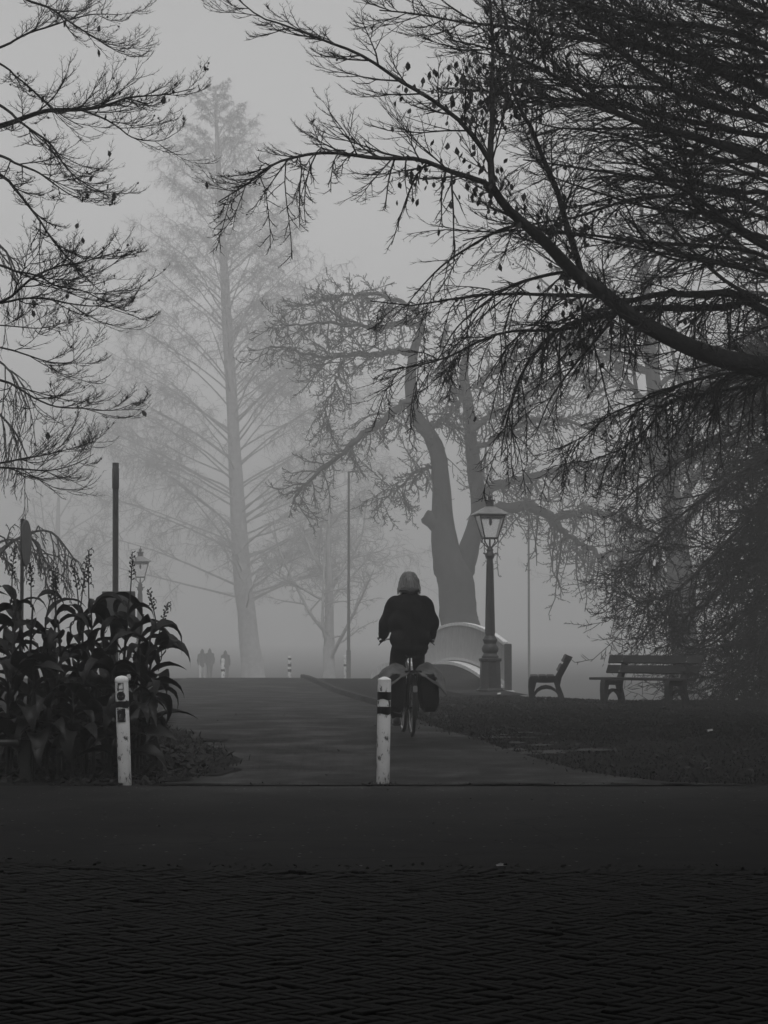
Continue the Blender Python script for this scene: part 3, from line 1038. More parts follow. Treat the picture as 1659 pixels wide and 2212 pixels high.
# ---- weeping trees on the left, behind the sign
def weeping(name, label, root_px, d, arches, hang, r, twig=.006, hl=(.5, 1.6)):
    base = W(root_px[0], root_px[1], d); base[2] = gz(d)
    t = thing(name, label, 'tree', tuple(base))
    w = Wood(); hangw = Wood()
    first = arches[0][0][0]
    top = W(first[0], first[1], d)
    ob('trunk', trunk_mesh([base - (0, 0, .1), base * .5 + top * .5, top], [.2, .15, .11], 'trunk', M['bark'], base, 10), t)
    for px, w0, w1 in arches:
        P, Rd = limb_px(px, d, d + r.uniform(-.6, .6), w0, w1, 14, None)
        w.add(P[None], Rd[None], 6)
        B, Br = sprout(P[None], Rd[None], r, hang, hl, (40, 75), 9, .6, twig, .1, 1, .35, .45, -.12, .1, .2, absl=True, rmax=.03)
        C, Cr = sprout(B, Br, r, 6, (.25, .5), (20, 45), 6, .7, twig * .7, .1, 1, .4, .3, -.15, .1, .4, rmax=.012)
        E, Er = sprout(C, Cr, r, 4, (.2, .4), (25, 50), 4, .7, twig * .6, .1, 1, .4, .2, -.1, .1, .3, rmax=.008)
        hangw.add(B, Br, 4); hangw.add(C, Cr, 3); hangw.add(E, Er, 3)
    ob('limbs', w.mesh('limbs', M['bark'], base), t)
    ob('crown', hangw.mesh('crown', M['bark'], base), t)


_rw = np.random.default_rng(31)
weeping('weeping_tree', 'small weeping tree arching down behind the round sign', (-30, 1480), 37,
        [([(-25, 1230), (0, 1190), (30, 1168), (55, 1158), (85, 1146), (115, 1152), (140, 1180), (165, 1215)], 9, 3),
         ([(-25, 1230), (20, 1175), (60, 1158), (80, 1180), (100, 1215), (125, 1250)], 8, 3),
         ([(-25, 1230), (-10, 1180), (20, 1165), (50, 1175), (70, 1195), (120, 1200), (155, 1240)], 7, 2.5)], 13, _rw, .007, (.4, .95))
weeping('birch_tree', 'birch with thin strands hanging down at the left edge above the round sign', (-260, 1480), 34,
        [([(-240, 700), (-120, 560), (-40, 520), (10, 540), (40, 600)], 12, 3),
         ([(-240, 760), (-120, 740), (-40, 760), (20, 800), (60, 880)], 10, 3),
         ([(-240, 820), (-100, 840), (-20, 880), (30, 930), (60, 990)], 9, 3)], 13, _rw, .005, (.7, 1.9))


# ---- double-stemmed old tree beyond the bridge
def twin_tree():
    r = np.random.default_rng(21)
    d = 78.0
    Q = lambda x, y: (530.9 + .4 * x, 530.9 + .4 * y)
    Q6 = lambda x, y: (995.4 + .4 * x, 597.2 + .4 * y)
    base = W(995, 1440, d); base[2] = gz(d)
    t = thing('twin_stemmed_tree', 'old bare tree with two stems forking low beyond the white bridge', 'tree', tuple(base))
    wpx = d / FPX * .5 * .4
    def stem(px, ws, seed, dd=0, k=26):
        pts = [W(*Q(x, y), d + dd) for x, y in px]
        return trunk_mesh(pts, [w * wpx for w in ws], 'trunk', M['bark_grey'], base, 20, .035, seed, 60)
    tr = ob('trunk', stem([(1195, 2380), (1165, 2080), (1150, 1990), (1125, 1800), (1090, 1690), (1062, 1500), (1058, 1300), (1042, 1150), (1000, 1030), (930, 940),
                           (898, 850), (892, 700), (912, 550), (950, 440), (930, 370), (890, 320)],
                          [250, 215, 195, 190, 165, 125, 92, 84, 80, 76, 64, 54, 46, 34, 22, 10], 1), t)
    ob('trunk', stem([(1150, 1900), (1165, 1780), (1200, 1650), (1245, 1500), (1262, 1380), (1240, 1250), (1220, 1080), (1212, 950), (1195, 820), (1175, 690), (1185, 610), (1215, 540), (1265, 480)],
                     [120, 120, 110, 92, 88, 78, 70, 62, 54, 46, 36, 24, 10], 2, .4), t)
    kp = np.array(W(*Q(1030, 1490), d)) - base
    kq = np.array(W(*Q(968, 1462), d - .1)) - base
    kn = MB().tube([kp, kp * .5 + kq * .5, kq, kq + (-.02, 0, .02)], [.40, .30, .25, .17], 12)
    kn.build('broken_stub', M['bark_grey'], tr, True)
    L = []
    def limb(px, w0, w1, d1=0, six=False, sub=None):
        P_, q_ = limb_px([(Q6 if six else Q)(*p) for p in px], d, d + d1, w0 * .4, w1 * .4, 30)
        P_[1:] += r.normal(0, .05, (29, 3)); q_ = q_ * (1 + r.normal(0, .07, 30))
        L.append((P_, q_))
    limb([(900, 850), (880, 850), (800, 900), (720, 960), (620, 1030), (520, 1110), (420, 1200), (320, 1290), (250, 1400)], 52, 12, -3)
    limb([(895, 580), (800, 560), (700, 590), (600, 580), (500, 600), (400, 600), (250, 560), (150, 540)], 42, 9, 3)
    limb([(540, 595), (500, 690), (470, 790), (430, 900), (400, 1000)], 16, 6, 0)
    limb([(950, 440), (850, 420), (700, 440), (600, 430), (450, 420), (300, 430), (150, 400)], 34, 7, -3)
    limb([(930, 375), (850, 310), (700, 260), (550, 270), (400, 300), (250, 330)], 28, 7, 3)
    limb([(1010, 1190), (960, 1210), (900, 1240), (850, 1290), (780, 1340), (720, 1400)], 22, 6, -2)
    limb([(1270, 1330), (1320, 1310), (1400, 1280), (1550, 1250), (1700, 1200), (1850, 1190), (2050, 1210), (2230, 1180), (2450, 1130)], 60, 20, 3)
    limb([(1270, 1450), (1350, 1425), (1450, 1415), (1560, 1420), (1659, 1470), (1740, 1450), (1840, 1430), (1940, 1455), (2060, 1490), (2160, 1550), (2260, 1520)], 68, 14, -2)
    limb([(1655, 1470), (1720, 1550), (1810, 1612), (1910, 1660), (2010, 1662), (2110, 1640), (2180, 1600)], 36, 16, -3)
    limb([(2020, 1668), (2100, 1725), (2250, 1770), (2350, 1850)], 14, 6, -3)
    limb([(1215, 1000), (1300, 940), (1420, 860), (1540, 800), (1700, 720), (1850, 660)], 40, 10, 4)
    limb([(1205, 880), (1150, 800), (1080, 700), (1060, 560), (1090, 420)], 30, 10, 3)
    limb([(1225, 1120), (1350, 1040), (1500, 960), (1640, 930), (1800, 960), (1950, 1010)], 34, 10, -4)
    limb([(1240, 760), (1400, 640), (1560, 560), (1700, 500), (1900, 450)], 30, 8, 3)
    limb([(970, 1000), (1080, 930), (1150, 840)], 30, 16, -1)
    for P, Rd in L:
        w = Wood(); w.add(P[None], Rd[None], 8)
        ob('branch', w.mesh('branch', M['bark_grey'], base), t)
    cr = Wood()
    for i, (P, Rd) in enumerate(L):
        ln = np.linalg.norm(np.diff(P, axis=0), axis=1).sum()
        dro = .10 if i in (1, 3, 4, 12, 13) else .28
        B, Br = sprout(P[None], Rd[None], r, int(7 * ln), (.6, 2.1), (35, 80), 9, .5, .011, .08, 1, .2, dro, .12, .14, .3, absl=True, rmax=.035, jag=.12)
        C, Cr = sprout(B, Br, r, 8, (.25, .6), (30, 60), 6, .6, .009, .1, 1, .3, .12, .12, .15, .4, rmax=.02)
        E, Er = sprout(C, Cr, r, 4, (.2, .5), (30, 60), 4, .7, .009, .1, 1, .3, .05, .25, .12, .3, rmax=.012)
        cr.add(B, Br, 4); cr.add(C, Cr, 3); cr.add(E, Er, 3)
    for i in (7, 8, 6):                                   # long hangers below the right-hand limbs
        P, Rd = L[i]
        B, Br = sprout(P[None], Rd[None], r, 16, (1.0, 3.4), (60, 90), 12, .5, .014, .05, 1, .2, .7, -.25, .12, .2, absl=True, rmax=.03, jag=.15)
        C, Cr = sprout(B, Br, r, 12, (.12, .25), (40, 80), 6, .6, .009, .1, 1, .2, .1, .3, .15, .3, rmax=.015)
        E, Er = sprout(C, Cr, r, 4, (.2, .4), (30, 60), 4, .7, .008, .1, 1, .3, 0, .3, .12, .3, rmax=.01)
        cr.add(B, Br, 4); cr.add(C, Cr, 3); cr.add(E, Er, 3)
    ob('crown', cr.mesh('crown', M['bark_grey'], base), t)


twin_tree()


# ---- tall conical tree far behind
def redwood():
    r = np.random.default_rng(41)
    d = 145.0
    base = W(545, 1460, d); base[2] = gz(d)
    t = thing('conical_tree', 'very tall conical tree fading into the fog left of the middle', 'tree', tuple(base))
    px = [(552, 1500), (541, 1400), (530, 1300), (517, 1150), (506, 950), (497, 800), (486, 620), (475, 420), (468, 280), (466, 185)]
    wd = [50, 44, 40, 34, 28, 24, 20, 14, 8, 3]
    pts = [W(x, y, d) for x, y in px]
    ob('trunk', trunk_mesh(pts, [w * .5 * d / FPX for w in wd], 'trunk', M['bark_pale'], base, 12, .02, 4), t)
    H = pts[-1][2]
    wood, fol = Wood(), Wood()
    zs = np.linspace(3.0, H - .6, 150)
    tp = resample(pts, 80)
    Bs, Rs = [], []
    for z in zs:
        c = np.array([np.interp(z, tp[:, 2], tp[:, i]) for i in range(3)])
        f = 1 - z / H
        Lb = min(11.5, 1 + 14.0 * f ** .8) * r.uniform(.75, 1.06)
        a = r.uniform(0, 2 * PI)
        e = R(30 + 25 * (1 - f) - 16 * max(0, f - .55) / .45 + r.uniform(-7, 7))
        dv = np.array((math.cos(a), math.sin(a), 0))
        P = [c]
        p = c.copy()
        for j in range(1, 10):
            ee = e * (1 - .35 * j / 9)
            p = p + (dv * math.cos(ee) + UP * math.sin(ee)) * Lb / 9 + r.normal(0, .05, 3)
            P.append(p)
        Bs.append(np.array(P)); Rs.append(np.linspace(.03 + .055 * f, .012, 10))
    B = np.stack(Bs); Rr = np.stack(Rs)
    wood.add(B, Rr, 5)
    C, Cr = sprout(B, Rr, r, 13, (.10, .26), (35, 70), 6, .5, .011, .34, 1, .6, .14, .02, .12, .1, rmax=.03)
    D, Dr = sprout(C, Cr, r, 8, (.35, .8), (40, 85), 5, .6, .009, .1, 1, .4, .3, -.15, .12, .2, rmax=.014)
    E, Er = sprout(D, Dr, r, 4, (.4, .8), (40, 85), 3, .6, .008, .1, 1, .3, .3, -.1, .12, .3, rmax=.012)
    fol.add(C, Cr, 3); fol.add(D, Dr, 3); fol.add(E, Er, 3)
    ob('limbs', wood.mesh('limbs', M['bark_pale'], base), t)
    ob('crown', fol.mesh('crown', M['bark_pale'], base), t)


redwood()


# ---- generic bare park tree for the misty background
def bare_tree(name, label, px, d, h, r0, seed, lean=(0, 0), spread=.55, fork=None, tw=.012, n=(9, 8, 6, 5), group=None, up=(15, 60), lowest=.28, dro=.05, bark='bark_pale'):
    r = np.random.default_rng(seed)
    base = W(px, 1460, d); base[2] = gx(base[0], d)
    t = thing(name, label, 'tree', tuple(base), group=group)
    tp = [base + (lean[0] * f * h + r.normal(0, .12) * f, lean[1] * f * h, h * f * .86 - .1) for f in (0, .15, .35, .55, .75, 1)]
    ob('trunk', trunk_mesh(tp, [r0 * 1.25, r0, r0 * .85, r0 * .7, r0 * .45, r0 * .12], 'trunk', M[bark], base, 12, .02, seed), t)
    T = resample(tp, 30)
    Bs, Rs = [], []
    for i in range(n[0] + 6):
        f = r.uniform(lowest, .95)
        c = T[int(f * 29)]
        a = 2.4 * i + r.uniform(-.4, .4); e = R(r.uniform(*up))
        L = h * spread * (1.15 - f) * r.uniform(.7, 1.2) + 1
        dv = np.array((math.cos(a) * math.cos(e), math.sin(a) * math.cos(e), math.sin(e)))
        pts = [c]
        p = c.copy()
        for j in range(5):
            dv = nrm(dv + r.normal(0, .16, 3) + UP * .03)
            p = p + dv * L / 5
            pts.append(p)
        Bs.append(resample(pts, 12)); Rs.append(np.linspace(r0 * .42 * (1.2 - f), .03, 12))
    B = np.stack(Bs); Rr = np.stack(Rs)
    w = Wood(); w.add(B, Rr, 6)
    ob('limbs', w.mesh('limbs', M[bark], base), t)
    cr = Wood()
    C, Cr = sprout(B, Rr, r, n[1], (.25, .55), (35, 70), 8, .55, tw * 1.4, .15, 1, .25, dro, .12, .14, .4, jag=.1)
    D, Dr = sprout(C, Cr, r, n[2], (.25, .55), (30, 65), 6, .55, tw, .1, 1, .3, dro, .12, .14, .4)
    E, Er = sprout(D, Dr, r, n[3], (.25, .55), (30, 60), 4, .6, tw * .8, .1, 1, .3, 0, .15, .12, .3)
    cr.add(C, Cr, 4); cr.add(D, Dr, 3); cr.add(E, Er, 3)
    ob('crown', cr.mesh('crown', M[bark], base), t)
    return t


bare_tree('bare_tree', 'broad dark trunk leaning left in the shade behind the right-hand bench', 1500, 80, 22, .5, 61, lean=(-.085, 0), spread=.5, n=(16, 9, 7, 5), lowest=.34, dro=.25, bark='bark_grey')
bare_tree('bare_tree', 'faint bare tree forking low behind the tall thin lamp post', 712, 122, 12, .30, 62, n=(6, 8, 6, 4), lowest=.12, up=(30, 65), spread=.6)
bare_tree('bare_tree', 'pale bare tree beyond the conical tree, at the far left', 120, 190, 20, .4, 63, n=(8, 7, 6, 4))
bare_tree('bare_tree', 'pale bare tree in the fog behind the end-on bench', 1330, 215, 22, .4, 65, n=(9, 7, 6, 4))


# ---- drooping dark beech at the right edge, twigs reaching down to the bench
def drooping():
    r = np.random.default_rng(71)
    d = 40.0
    base = W(1900, 1480, d); base[2] = gx(base[0], d)
    t = thing('drooping_beech', 'dark drooping beech at the right edge with twigs hanging down beside the bench', 'tree', tuple(base))
    tr = lambda z: base + (0, 0, z)
    ob('trunk', trunk_mesh([tr(-.1), tr(2), tr(5), tr(9), tr(13)], [.6, .45, .4, .3, .12], 'trunk', M['bark_near'], base, 14), t)
    L = []
    spec = [([(1780, 1000), (1660, 1080), (1560, 1180), (1480, 1260), (1430, 1290), (1380, 1300), (1350, 1280)], 4.6, 12),
            ([(1780, 1080), (1680, 1140), (1600, 1220), (1530, 1300), (1470, 1330), (1420, 1320), (1370, 1330)], 4.0, 11),
            ([(1780, 1160), (1700, 1210), (1640, 1290), (1580, 1360), (1520, 1400), (1470, 1395), (1430, 1370)], 3.4, 10),
            ([(1790, 900), (1690, 960), (1590, 1030), (1500, 1090), (1430, 1150), (1390, 1200), (1360, 1230)], 5.6, 12),
            ([(1790, 840), (1690, 880), (1590, 930), (1500, 980), (1430, 1020), (1370, 1060), (1330, 1110)], 6.2, 12),
            ([(1800, 1240), (1740, 1290), (1690, 1360), (1640, 1420), (1590, 1460), (1540, 1470)], 2.8, 9),
            ([(1780, 1120), (1700, 1150), (1620, 1180), (1560, 1190), (1500, 1180), (1440, 1190)], 4.2, 8),
            ([(1790, 760), (1690, 790), (1600, 820), (1520, 870), (1460, 920)], 7.0, 10),
            ([(1790, 950), (1700, 1000), (1640, 1080), (1600, 1170), (1570, 1250), (1560, 1320)], 5.0, 9),
            ([(1800, 1180), (1720, 1250), (1670, 1330), (1640, 1400), (1620, 1450)], 3.2, 8),
            ([(1790, 1030), (1720, 1100), (1670, 1190), (1640, 1280), (1620, 1360)], 4.4, 8)]
    for px, zt, w0 in spec:
        dd = d + r.uniform(-2.5, 2.5)
        L.append(limb_px(px, d, dd, w0, 2, 16, tr(zt)))
    for P, Rd in L:
        w = Wood(); w.add(P[None], Rd[None], 7)
        ob('branch', w.mesh('branch', M['bark_near'], base), t)
    cr = Wood()
    for P, Rd in L:
        ln = np.linalg.norm(np.diff(P, axis=0), axis=1).sum()
        B, Br = sprout(P[None], Rd[None], r, int(8 * ln), (.6, 2.0), (28, 70), 9, .55, .005, .2, 1, .5, .22, .16, .1, .3, absl=True, rmax=.02)
        C, Cr = sprout(B, Br, r, 9, (.25, .55), (28, 56), 6, .6, .004, .1, 1, .5, .12, .15, .1, .4, rmax=.01)
        E, Er = sprout(C, Cr, r, 5, (.2, .5), (28, 58), 4, .7, .0038, .1, 1, .5, .1, .2, .1, .3, rmax=.007)
        cr.add(B, Br, 4); cr.add(C, Cr, 3); cr.add(E, Er, 3)
    ups = []
    for i in range(14):
        a = r.uniform(0, 2 * PI); e = R(r.uniform(10, 60)); Lr = r.uniform(4, 7)
        p0 = np.array(tr(r.uniform(5, 11)))
        dirv = np.array((math.cos(a) * math.cos(e), math.sin(a) * math.cos(e), math.sin(e)))
        ups.append((resample([p0, p0 + dirv * Lr * .5, p0 + dirv * Lr], 10), np.linspace(.1, .015, 10)))
    B0 = np.stack([p for p, _ in ups]); R0 = np.stack([q for _, q in ups])
    cr.add(B0, R0, 6)
    B, Br = sprout(B0, R0, r, 14, (.3, .6), (30, 60), 7, .6, .008, .1, 1, .3, .1, .1, .1, .4)
    C, Cr = sprout(B, Br, r, 10, (.3, .55), (30, 60), 5, .6, .006, .1, 1, .5, .1, .1, .1, .4)
    cr.add(B, Br, 4); cr.add(C, Cr, 3)
    ob('crown', cr.mesh('crown', M['bark_near'], base), t)


drooping()


# ---- dark yew at the right edge: ragged evergreen sprays that thin out towards the bench
def yew():
    r = np.random.default_rng(83)
    d = 44.0
    base = W(1790, 1480, d); base[2] = gx(base[0], d)
    t = thing('yew_tree', 'dark ragged yew filling the right edge behind the bench', 'tree', tuple(base))
    tr = lambda z: base + (0, 0, z)
    ob('trunk', trunk_mesh([tr(-.1), tr(1), tr(3), tr(6), tr(9)], [.5, .4, .3, .2, .06], 'trunk', M['bark_near'], base, 12), t)
    Bs, Rs = [], []
    for i in range(210):
        z = r.uniform(.3, 9)
        a = PI + r.normal(0, .75) if i % 3 else r.uniform(0, 2 * PI)
        e = R(r.uniform(0, 35))
        L = r.uniform(1.8, 4.2) * (1.1 - .05 * z)
        dv = np.array((math.cos(a) * math.cos(e), math.sin(a) * math.cos(e), math.sin(e)))
        p = tr(z); P = [p]
        for j in range(9):
            dv = nrm(dv + UP * (-.10) + r.normal(0, .07, 3)); p = p + dv * L / 9; P.append(p)
        Bs.append(np.array(P)); Rs.append(np.linspace(.035, .006, 10))
    B, Rr = np.stack(Bs), np.stack(Rs)
    w = Wood(); w.add(B, Rr, 5)
    ob('limbs', w.mesh('limbs', M['bark_near'], base), t)
    C, Cr = sprout(B, Rr, r, 14, (.14, .34), (30, 65), 6, .6, .004, .15, 1, .5, .12, .02, .1, .3, rmax=.01)
    D, Dr = sprout(C, Cr, r, 6, (.25, .6), (30, 60), 4, .7, .004, .1, 1, .5, .1, 0, .1, .3, rmax=.006)
    E, Er = sprout(D, Dr, r, 3, (.04, .09), (45, 70), 2, .9, .006, .05, 1, .8, 0, 0, .05, .1, absl=True, rmax=.007)
    c = Wood(); c.add(C, Cr, 3); c.add(D, Dr, 3); c.add(E, Er, 3)
    tag(ob('crown', c.mesh('crown', M['yew'], base), t), kind='stuff')


M['yew'] = mat('yew', .025, .8, .15, 5, .3)
yew()


# ------------------------------------------------------------------ added brick houses, out of view, that block low side light
def shading_house(loc, rz, w, h, label, seed):
    """front towards -y (before turning), ground centre of the front wall at loc"""
    r = random.Random(seed)
    t = thing('shading_house', label, 'house', loc, rz, 'added unseen houses shading the street')
    dp = 9.0
    MB().box((0, dp / 2, h / 2), (w, dp, h)).build('wall', M['house_brick'], t)
    MB().box((0, -.10, h - .2), (w - .02, .45, .4), bev=.04).build('cornice', M['stone_white'], t)
    rf = MB()
    rf.add([(-w / 2, -.05, h + .002), (w / 2, -.05, h + .002), (w / 2, dp, h + .002), (-w / 2, dp, h + .002), (-w / 2, dp * .35, h + 2.2), (w / 2, dp * .35, h + 2.2), (w / 2, dp * .65, h + 2.2), (-w / 2, dp * .65, h + 2.2)],
           [(0, 1, 5, 4), (4, 5, 6, 7), (7, 6, 2, 3), (0, 4, 7, 3), (1, 2, 6, 5), (0, 3, 2, 1)])
    roof = rf.build('roof', M['iron'], t)
    MB().box((w * .3, dp * .5, h + 2.6), (.9, .6, 1.6), bev=.03).build('chimney', M['house_brick'], roof)
    n = max(2, int(w // 2.4))
    for fl in range(int(h // 3.2)):
        for k in range(n):
            x = -w / 2 + w * (k + .5) / n
            z = 1.6 + 3.2 * fl
            if fl == 0 and k == 0:
                d = ob('door', HOUSE['door'], t, (x, -.02, 0))
                ob('door_knob', HOUSE['knob'], d, (0, 0, 0))
                continue
            f = ob('window', HOUSE['frame'], t, (x, -.02, z))
            ob('pane', HOUSE['pane'], f, (0, 0, 0))
            ob('sill', HOUSE['sill'], f, (0, 0, 0))
    return t


M['house_brick'] = mat('house_brick', .12, .9, .15, 9, .35, .4, 40)
M['window_dark'] = mat('window_dark', .02, .08, .5)
HOUSE = {}
_f = MB()
for x in (-.56, 0, .56):
    _f.box((x, 0, .95), (.07, .08, 1.9))
for z in (.035, .95 + .35, 1.865):
    _f.box((0, .004, z), (1.19, .07, .07))
HOUSE['frame'] = _f.mesh('window', M['white_paint'])
HOUSE['pane'] = MB().box((0, .012, .95), (1.08, .012, 1.8)).mesh('pane', M['window_dark'])
HOUSE['sill'] = MB().box((0, -.06, -.05), (1.3, .2, .08), bev=.01).mesh('sill', M['stone_white'])
HOUSE['door'] = MB().box((0, 0, 1.1), (1.05, .1, 2.2), bev=.02).mesh('door', M['iron'])
HOUSE['knob'] = MB().lathe([(.0, -.11), (.03, -.10), (.035, -.08), (.02, -.05)], 10, (.38, 0, 1.05), 'y').mesh('door_knob', M['chrome'], True)
_ord = ('first', 'second', 'third', 'fourth')
for s in (-1, 1):
    for k in range(4):
        y0 = 11.6 - 9.0 * k
        shading_house((s * 11.5, y0 - 4.5, 0), -s * PI / 2, 8.98, 10.5 + (k * 7 % 3) * .9, f"{_ord[k]} added unseen brick house from the road corner on the {'left' if s < 0 else 'right'} of the brick street", 300 + k * 2 + s)
for k in range(3):
    shading_house(((k - 1) * 9.0, -25.5, 0), PI, 8.98, 11.5 - .6 * (k % 2), f"added unseen brick house shading the street from behind, {('left', 'middle', 'right')[k]} one of three", 320 + k)


# ---- added evergreen oaks, out of view: a dense leaf roof that shades the foreground
OAK_V = np.array([(0, 0, 0), (.3, -.04, -.5), (0, .03, -1.0), (-.3, -.04, -.5)])
OAK_F = np.array([(0, 1, 2), (0, 2, 3)])


def unseen_oak(x, y, h0, h1, rad, seed, label):
    r = np.random.default_rng(seed)
    base = np.array((x, y, 0.0))
    t = thing('shading_oak', label, 'tree', (x, y, 0), group='added unseen oaks shading the street')
    top = base + (r.normal(0, .3), r.normal(0, .3), h1 - 1)
    ob('trunk', trunk_mesh([base - (0, 0, .1), base + (0, 0, 2), base * .5 + top * .5, top], [.42, .33, .26, .06], 'trunk', M['bark_near'], base, 12), t)
    w = Wood()
    Bs = []
    for i in range(22):
        a = 2.4 * i; z = r.uniform(h0 - 1.5, h1 - 3)
        L = rad * r.uniform(.7, .95)
        p0 = base + (0, 0, z)
        e = R(r.uniform(22, 45))
        dv = np.array((math.cos(a) * math.cos(e), math.sin(a) * math.cos(e), math.sin(e)))
        Bs.append(resample([p0, p0 + dv * L * .5, p0 + dv * L * .9 + (0, 0, -.3)], 9))
    B = np.stack(Bs); Rr = np.tile(np.linspace(.1, .02, 9), (len(B), 1))
    w.add(B, Rr, 6)
    C, Cr = sprout(B, Rr, r, 8, (.25, .5), (30, 60), 5, .6, .012, .3, 1, .4, 0, .1, .1, .3)
    w.add(C, Cr, 4)
    ob('limbs', w.mesh('limbs', M['bark_near'], base), t)
    n = 25000
    q = nrm(r.standard_normal((n, 3))) * (r.uniform(0, 1, (n, 1)) ** .45)
    q[:, 2] = np.where(q[:, 2] < 0, q[:, 2] * .35, q[:, 2])
    lump = 1 + .12 * np.sin(q[:, 0:1] * 7 + seed) * np.cos(q[:, 1:2] * 6)
    hm = h0 + (h1 - h0) * .3
    pos = base + q * lump * (rad, rad, (h1 - h0) * .68) + (0, 0, hm)
    V, F = scatter(OAK_V, OAK_F, pos, r.uniform(.3, .52, n), r, 1.0)
    lw = Wood(); lw.raw(V, F)
    tag(ob('crown', lw.mesh('crown', M['oak_leaf'], base), t), kind='stuff')


M['oak_leaf'] = mat('oak_leaf', .04, .6, .3, 20, .3)
for i, (x, y, h0, h1, rad, lab) in enumerate([
        (-5.6, 7.6, 7.0, 14, 7.7, 'added unseen evergreen oak left of the asphalt road, out over the street'),
        (6.2, 7.9, 7.4, 15, 7.7, 'added unseen evergreen oak right of the asphalt road, out over the street'),
        (-6.0, -1.5, 6.6, 14, 7.7, 'added unseen evergreen oak left of the brick street'),
        (5.8, -1.0, 6.6, 14, 7.7, 'added unseen evergreen oak right of the brick street'),
        (-5.5, -10.0, 6.6, 14, 7.7, 'added unseen evergreen oak behind on the left of the brick street'),
        (5.8, -9.5, 6.6, 14, 7.7, 'added unseen evergreen oak behind on the right of the brick street')]):
    unseen_oak(x, y, h0, h1, rad, 90 + i, lab)


# ------------------------------------------------------------------ white bollards
def bollard_paint():
    m = mat('bollard_paint', .6, .6, .3)
    nt = m.node_tree
    L = nt.links.new
    b = nt.nodes['Principled BSDF']
    tc = [n for n in nt.nodes if n.type == 'TEX_COORD'][0]
    mp = nt.nodes.new('ShaderNodeMapping'); mp.inputs['Scale'].default_value = (1, 1, .45)
    L(tc.outputs['Object'], mp.inputs['Vector'])
    n = nt.nodes.new('ShaderNodeTexNoise'); n.inputs['Scale'].default_value = 17; n.inputs['Detail'].default_value = 10; n.inputs['Roughness'].default_value = .7
    L(mp.outputs[0], n.inputs['Vector'])
    cr = nt.nodes.new('ShaderNodeValToRGB')
    cr.color_ramp.elements[0].position = .56; cr.color_ramp.elements[0].color = (0, 0, 0, 1)
    cr.color_ramp.elements[1].position = .60; cr.color_ramp.elements[1].color = (1, 1, 1, 1)
    L(n.outputs['Fac'], cr.inputs[0])
    sep = nt.nodes.new('ShaderNodeSeparateXYZ'); L(tc.outputs['Object'], sep.inputs[0])
    g = nt.nodes.new('ShaderNodeMapRange')                   # splashed dirt on the lower half
    g.inputs['From Min'].default_value = 0; g.inputs['From Max'].default_value = .55
    g.inputs['To Min'].default_value = 1.0; g.inputs['To Max'].default_value = 0
    L(sep.outputs['Z'], g.inputs['Value'])
    n2 = nt.nodes.new('ShaderNodeTexNoise'); n2.inputs['Scale'].default_value = 7; n2.inputs['Detail'].default_value = 8
    L(tc.outputs['Object'], n2.inputs['Vector'])
    m2 = nt.nodes.new('ShaderNodeMath'); m2.operation = 'MULTIPLY'
    L(g.outputs[0], m2.inputs[0]); L(n2.outputs['Fac'], m2.inputs[1])
    mx0 = nt.nodes.new('ShaderNodeMix'); mx0.data_type = 'RGBA'
    mx0.inputs[6].default_value = (.86, .86, .86, 1); mx0.inputs[7].default_value = (.13, .13, .13, 1)
    L(m2.outputs[0], mx0.inputs['Factor'])
    mx = nt.nodes.new('ShaderNodeMix'); mx.data_type = 'RGBA'
    L(cr.outputs[0], mx.inputs['Factor'])
    L(mx0.outputs[2], mx.inputs[6]); mx.inputs[7].default_value = (.06, .06, .06, 1)
    L(mx.outputs[2], b.inputs['Base Color'])
    bp = nt.nodes.new('ShaderNodeBump'); bp.inputs['Strength'].default_value = .35; bp.inputs['Distance'].default_value = .004; bp.invert = True
    L(cr.outputs[0], bp.inputs['Height']); L(bp.outputs[0], b.inputs['Normal'])
    return m


M['bollard'] = bollard_paint()
BR = .0625


def band_mesh(z0, z1, seed, ragged=.006):
    r = random.Random(seed)
    n = 40
    w = [r.uniform(0, 1) for _ in range(n)]
    vs, fs = [], []
    for j in range(n):
        a = 2 * PI * j / n
        rr = BR + .0025
        lo = z0 + ragged * (math.sin(a * 3 + seed) + .6 * w[j])
        vs += [(rr * math.cos(a), rr * math.sin(a), lo), (rr * math.cos(a), rr * math.sin(a), z1 + ragged * .15 * w[j])]
    for j in range(n):
        k = (j + 1) % n
        fs.append((2 * j, 2 * k, 2 * k + 1, 2 * j + 1))
    return MB().add(vs, fs).mesh('black_band', M['black_band'], True)


def sticker(name, shape, zc, a0, half, h, m, lift=.0035):
    """a flat shape wrapped on the post: shape(u,v)->bool grid kept simple as polygon patches (u along the girth in m, v up)"""
    vs, fs = [], []
    for poly in shape:
        n0 = len(vs)
        for (u, v) in poly:
            a = a0 + u / BR
            rr = BR + lift
            vs.append((rr * math.cos(a), rr * math.sin(a), zc + v))
        fs.append(tuple(range(n0, n0 + len(poly))))
    return MB().add(vs, fs).mesh(name, m)


def quad(u0, v0, u1, v1, n=5):
    out = []
    for i in range(n):
        a, b = u0 + (u1 - u0) * i / n, u0 + (u1 - u0) * (i + 1) / n
        out.append([(a, v0), (b, v0), (b, v1), (a, v1)])
    return out


def disc(r_, n=24, cu=0, cv=0):
    out = []
    k = 10
    for i in range(k):
        u0, u1 = -r_ + 2 * r_ * i / k, -r_ + 2 * r_ * (i + 1) / k
        h0, h1 = math.sqrt(max(r_ * r_ - u0 * u0, 0)), math.sqrt(max(r_ * r_ - u1 * u1, 0))
        out.append([(cu + u0, cv - h0), (cu + u1, cv - h1), (cu + u1, cv + h1), (cu + u0, cv + h0)])
    return out


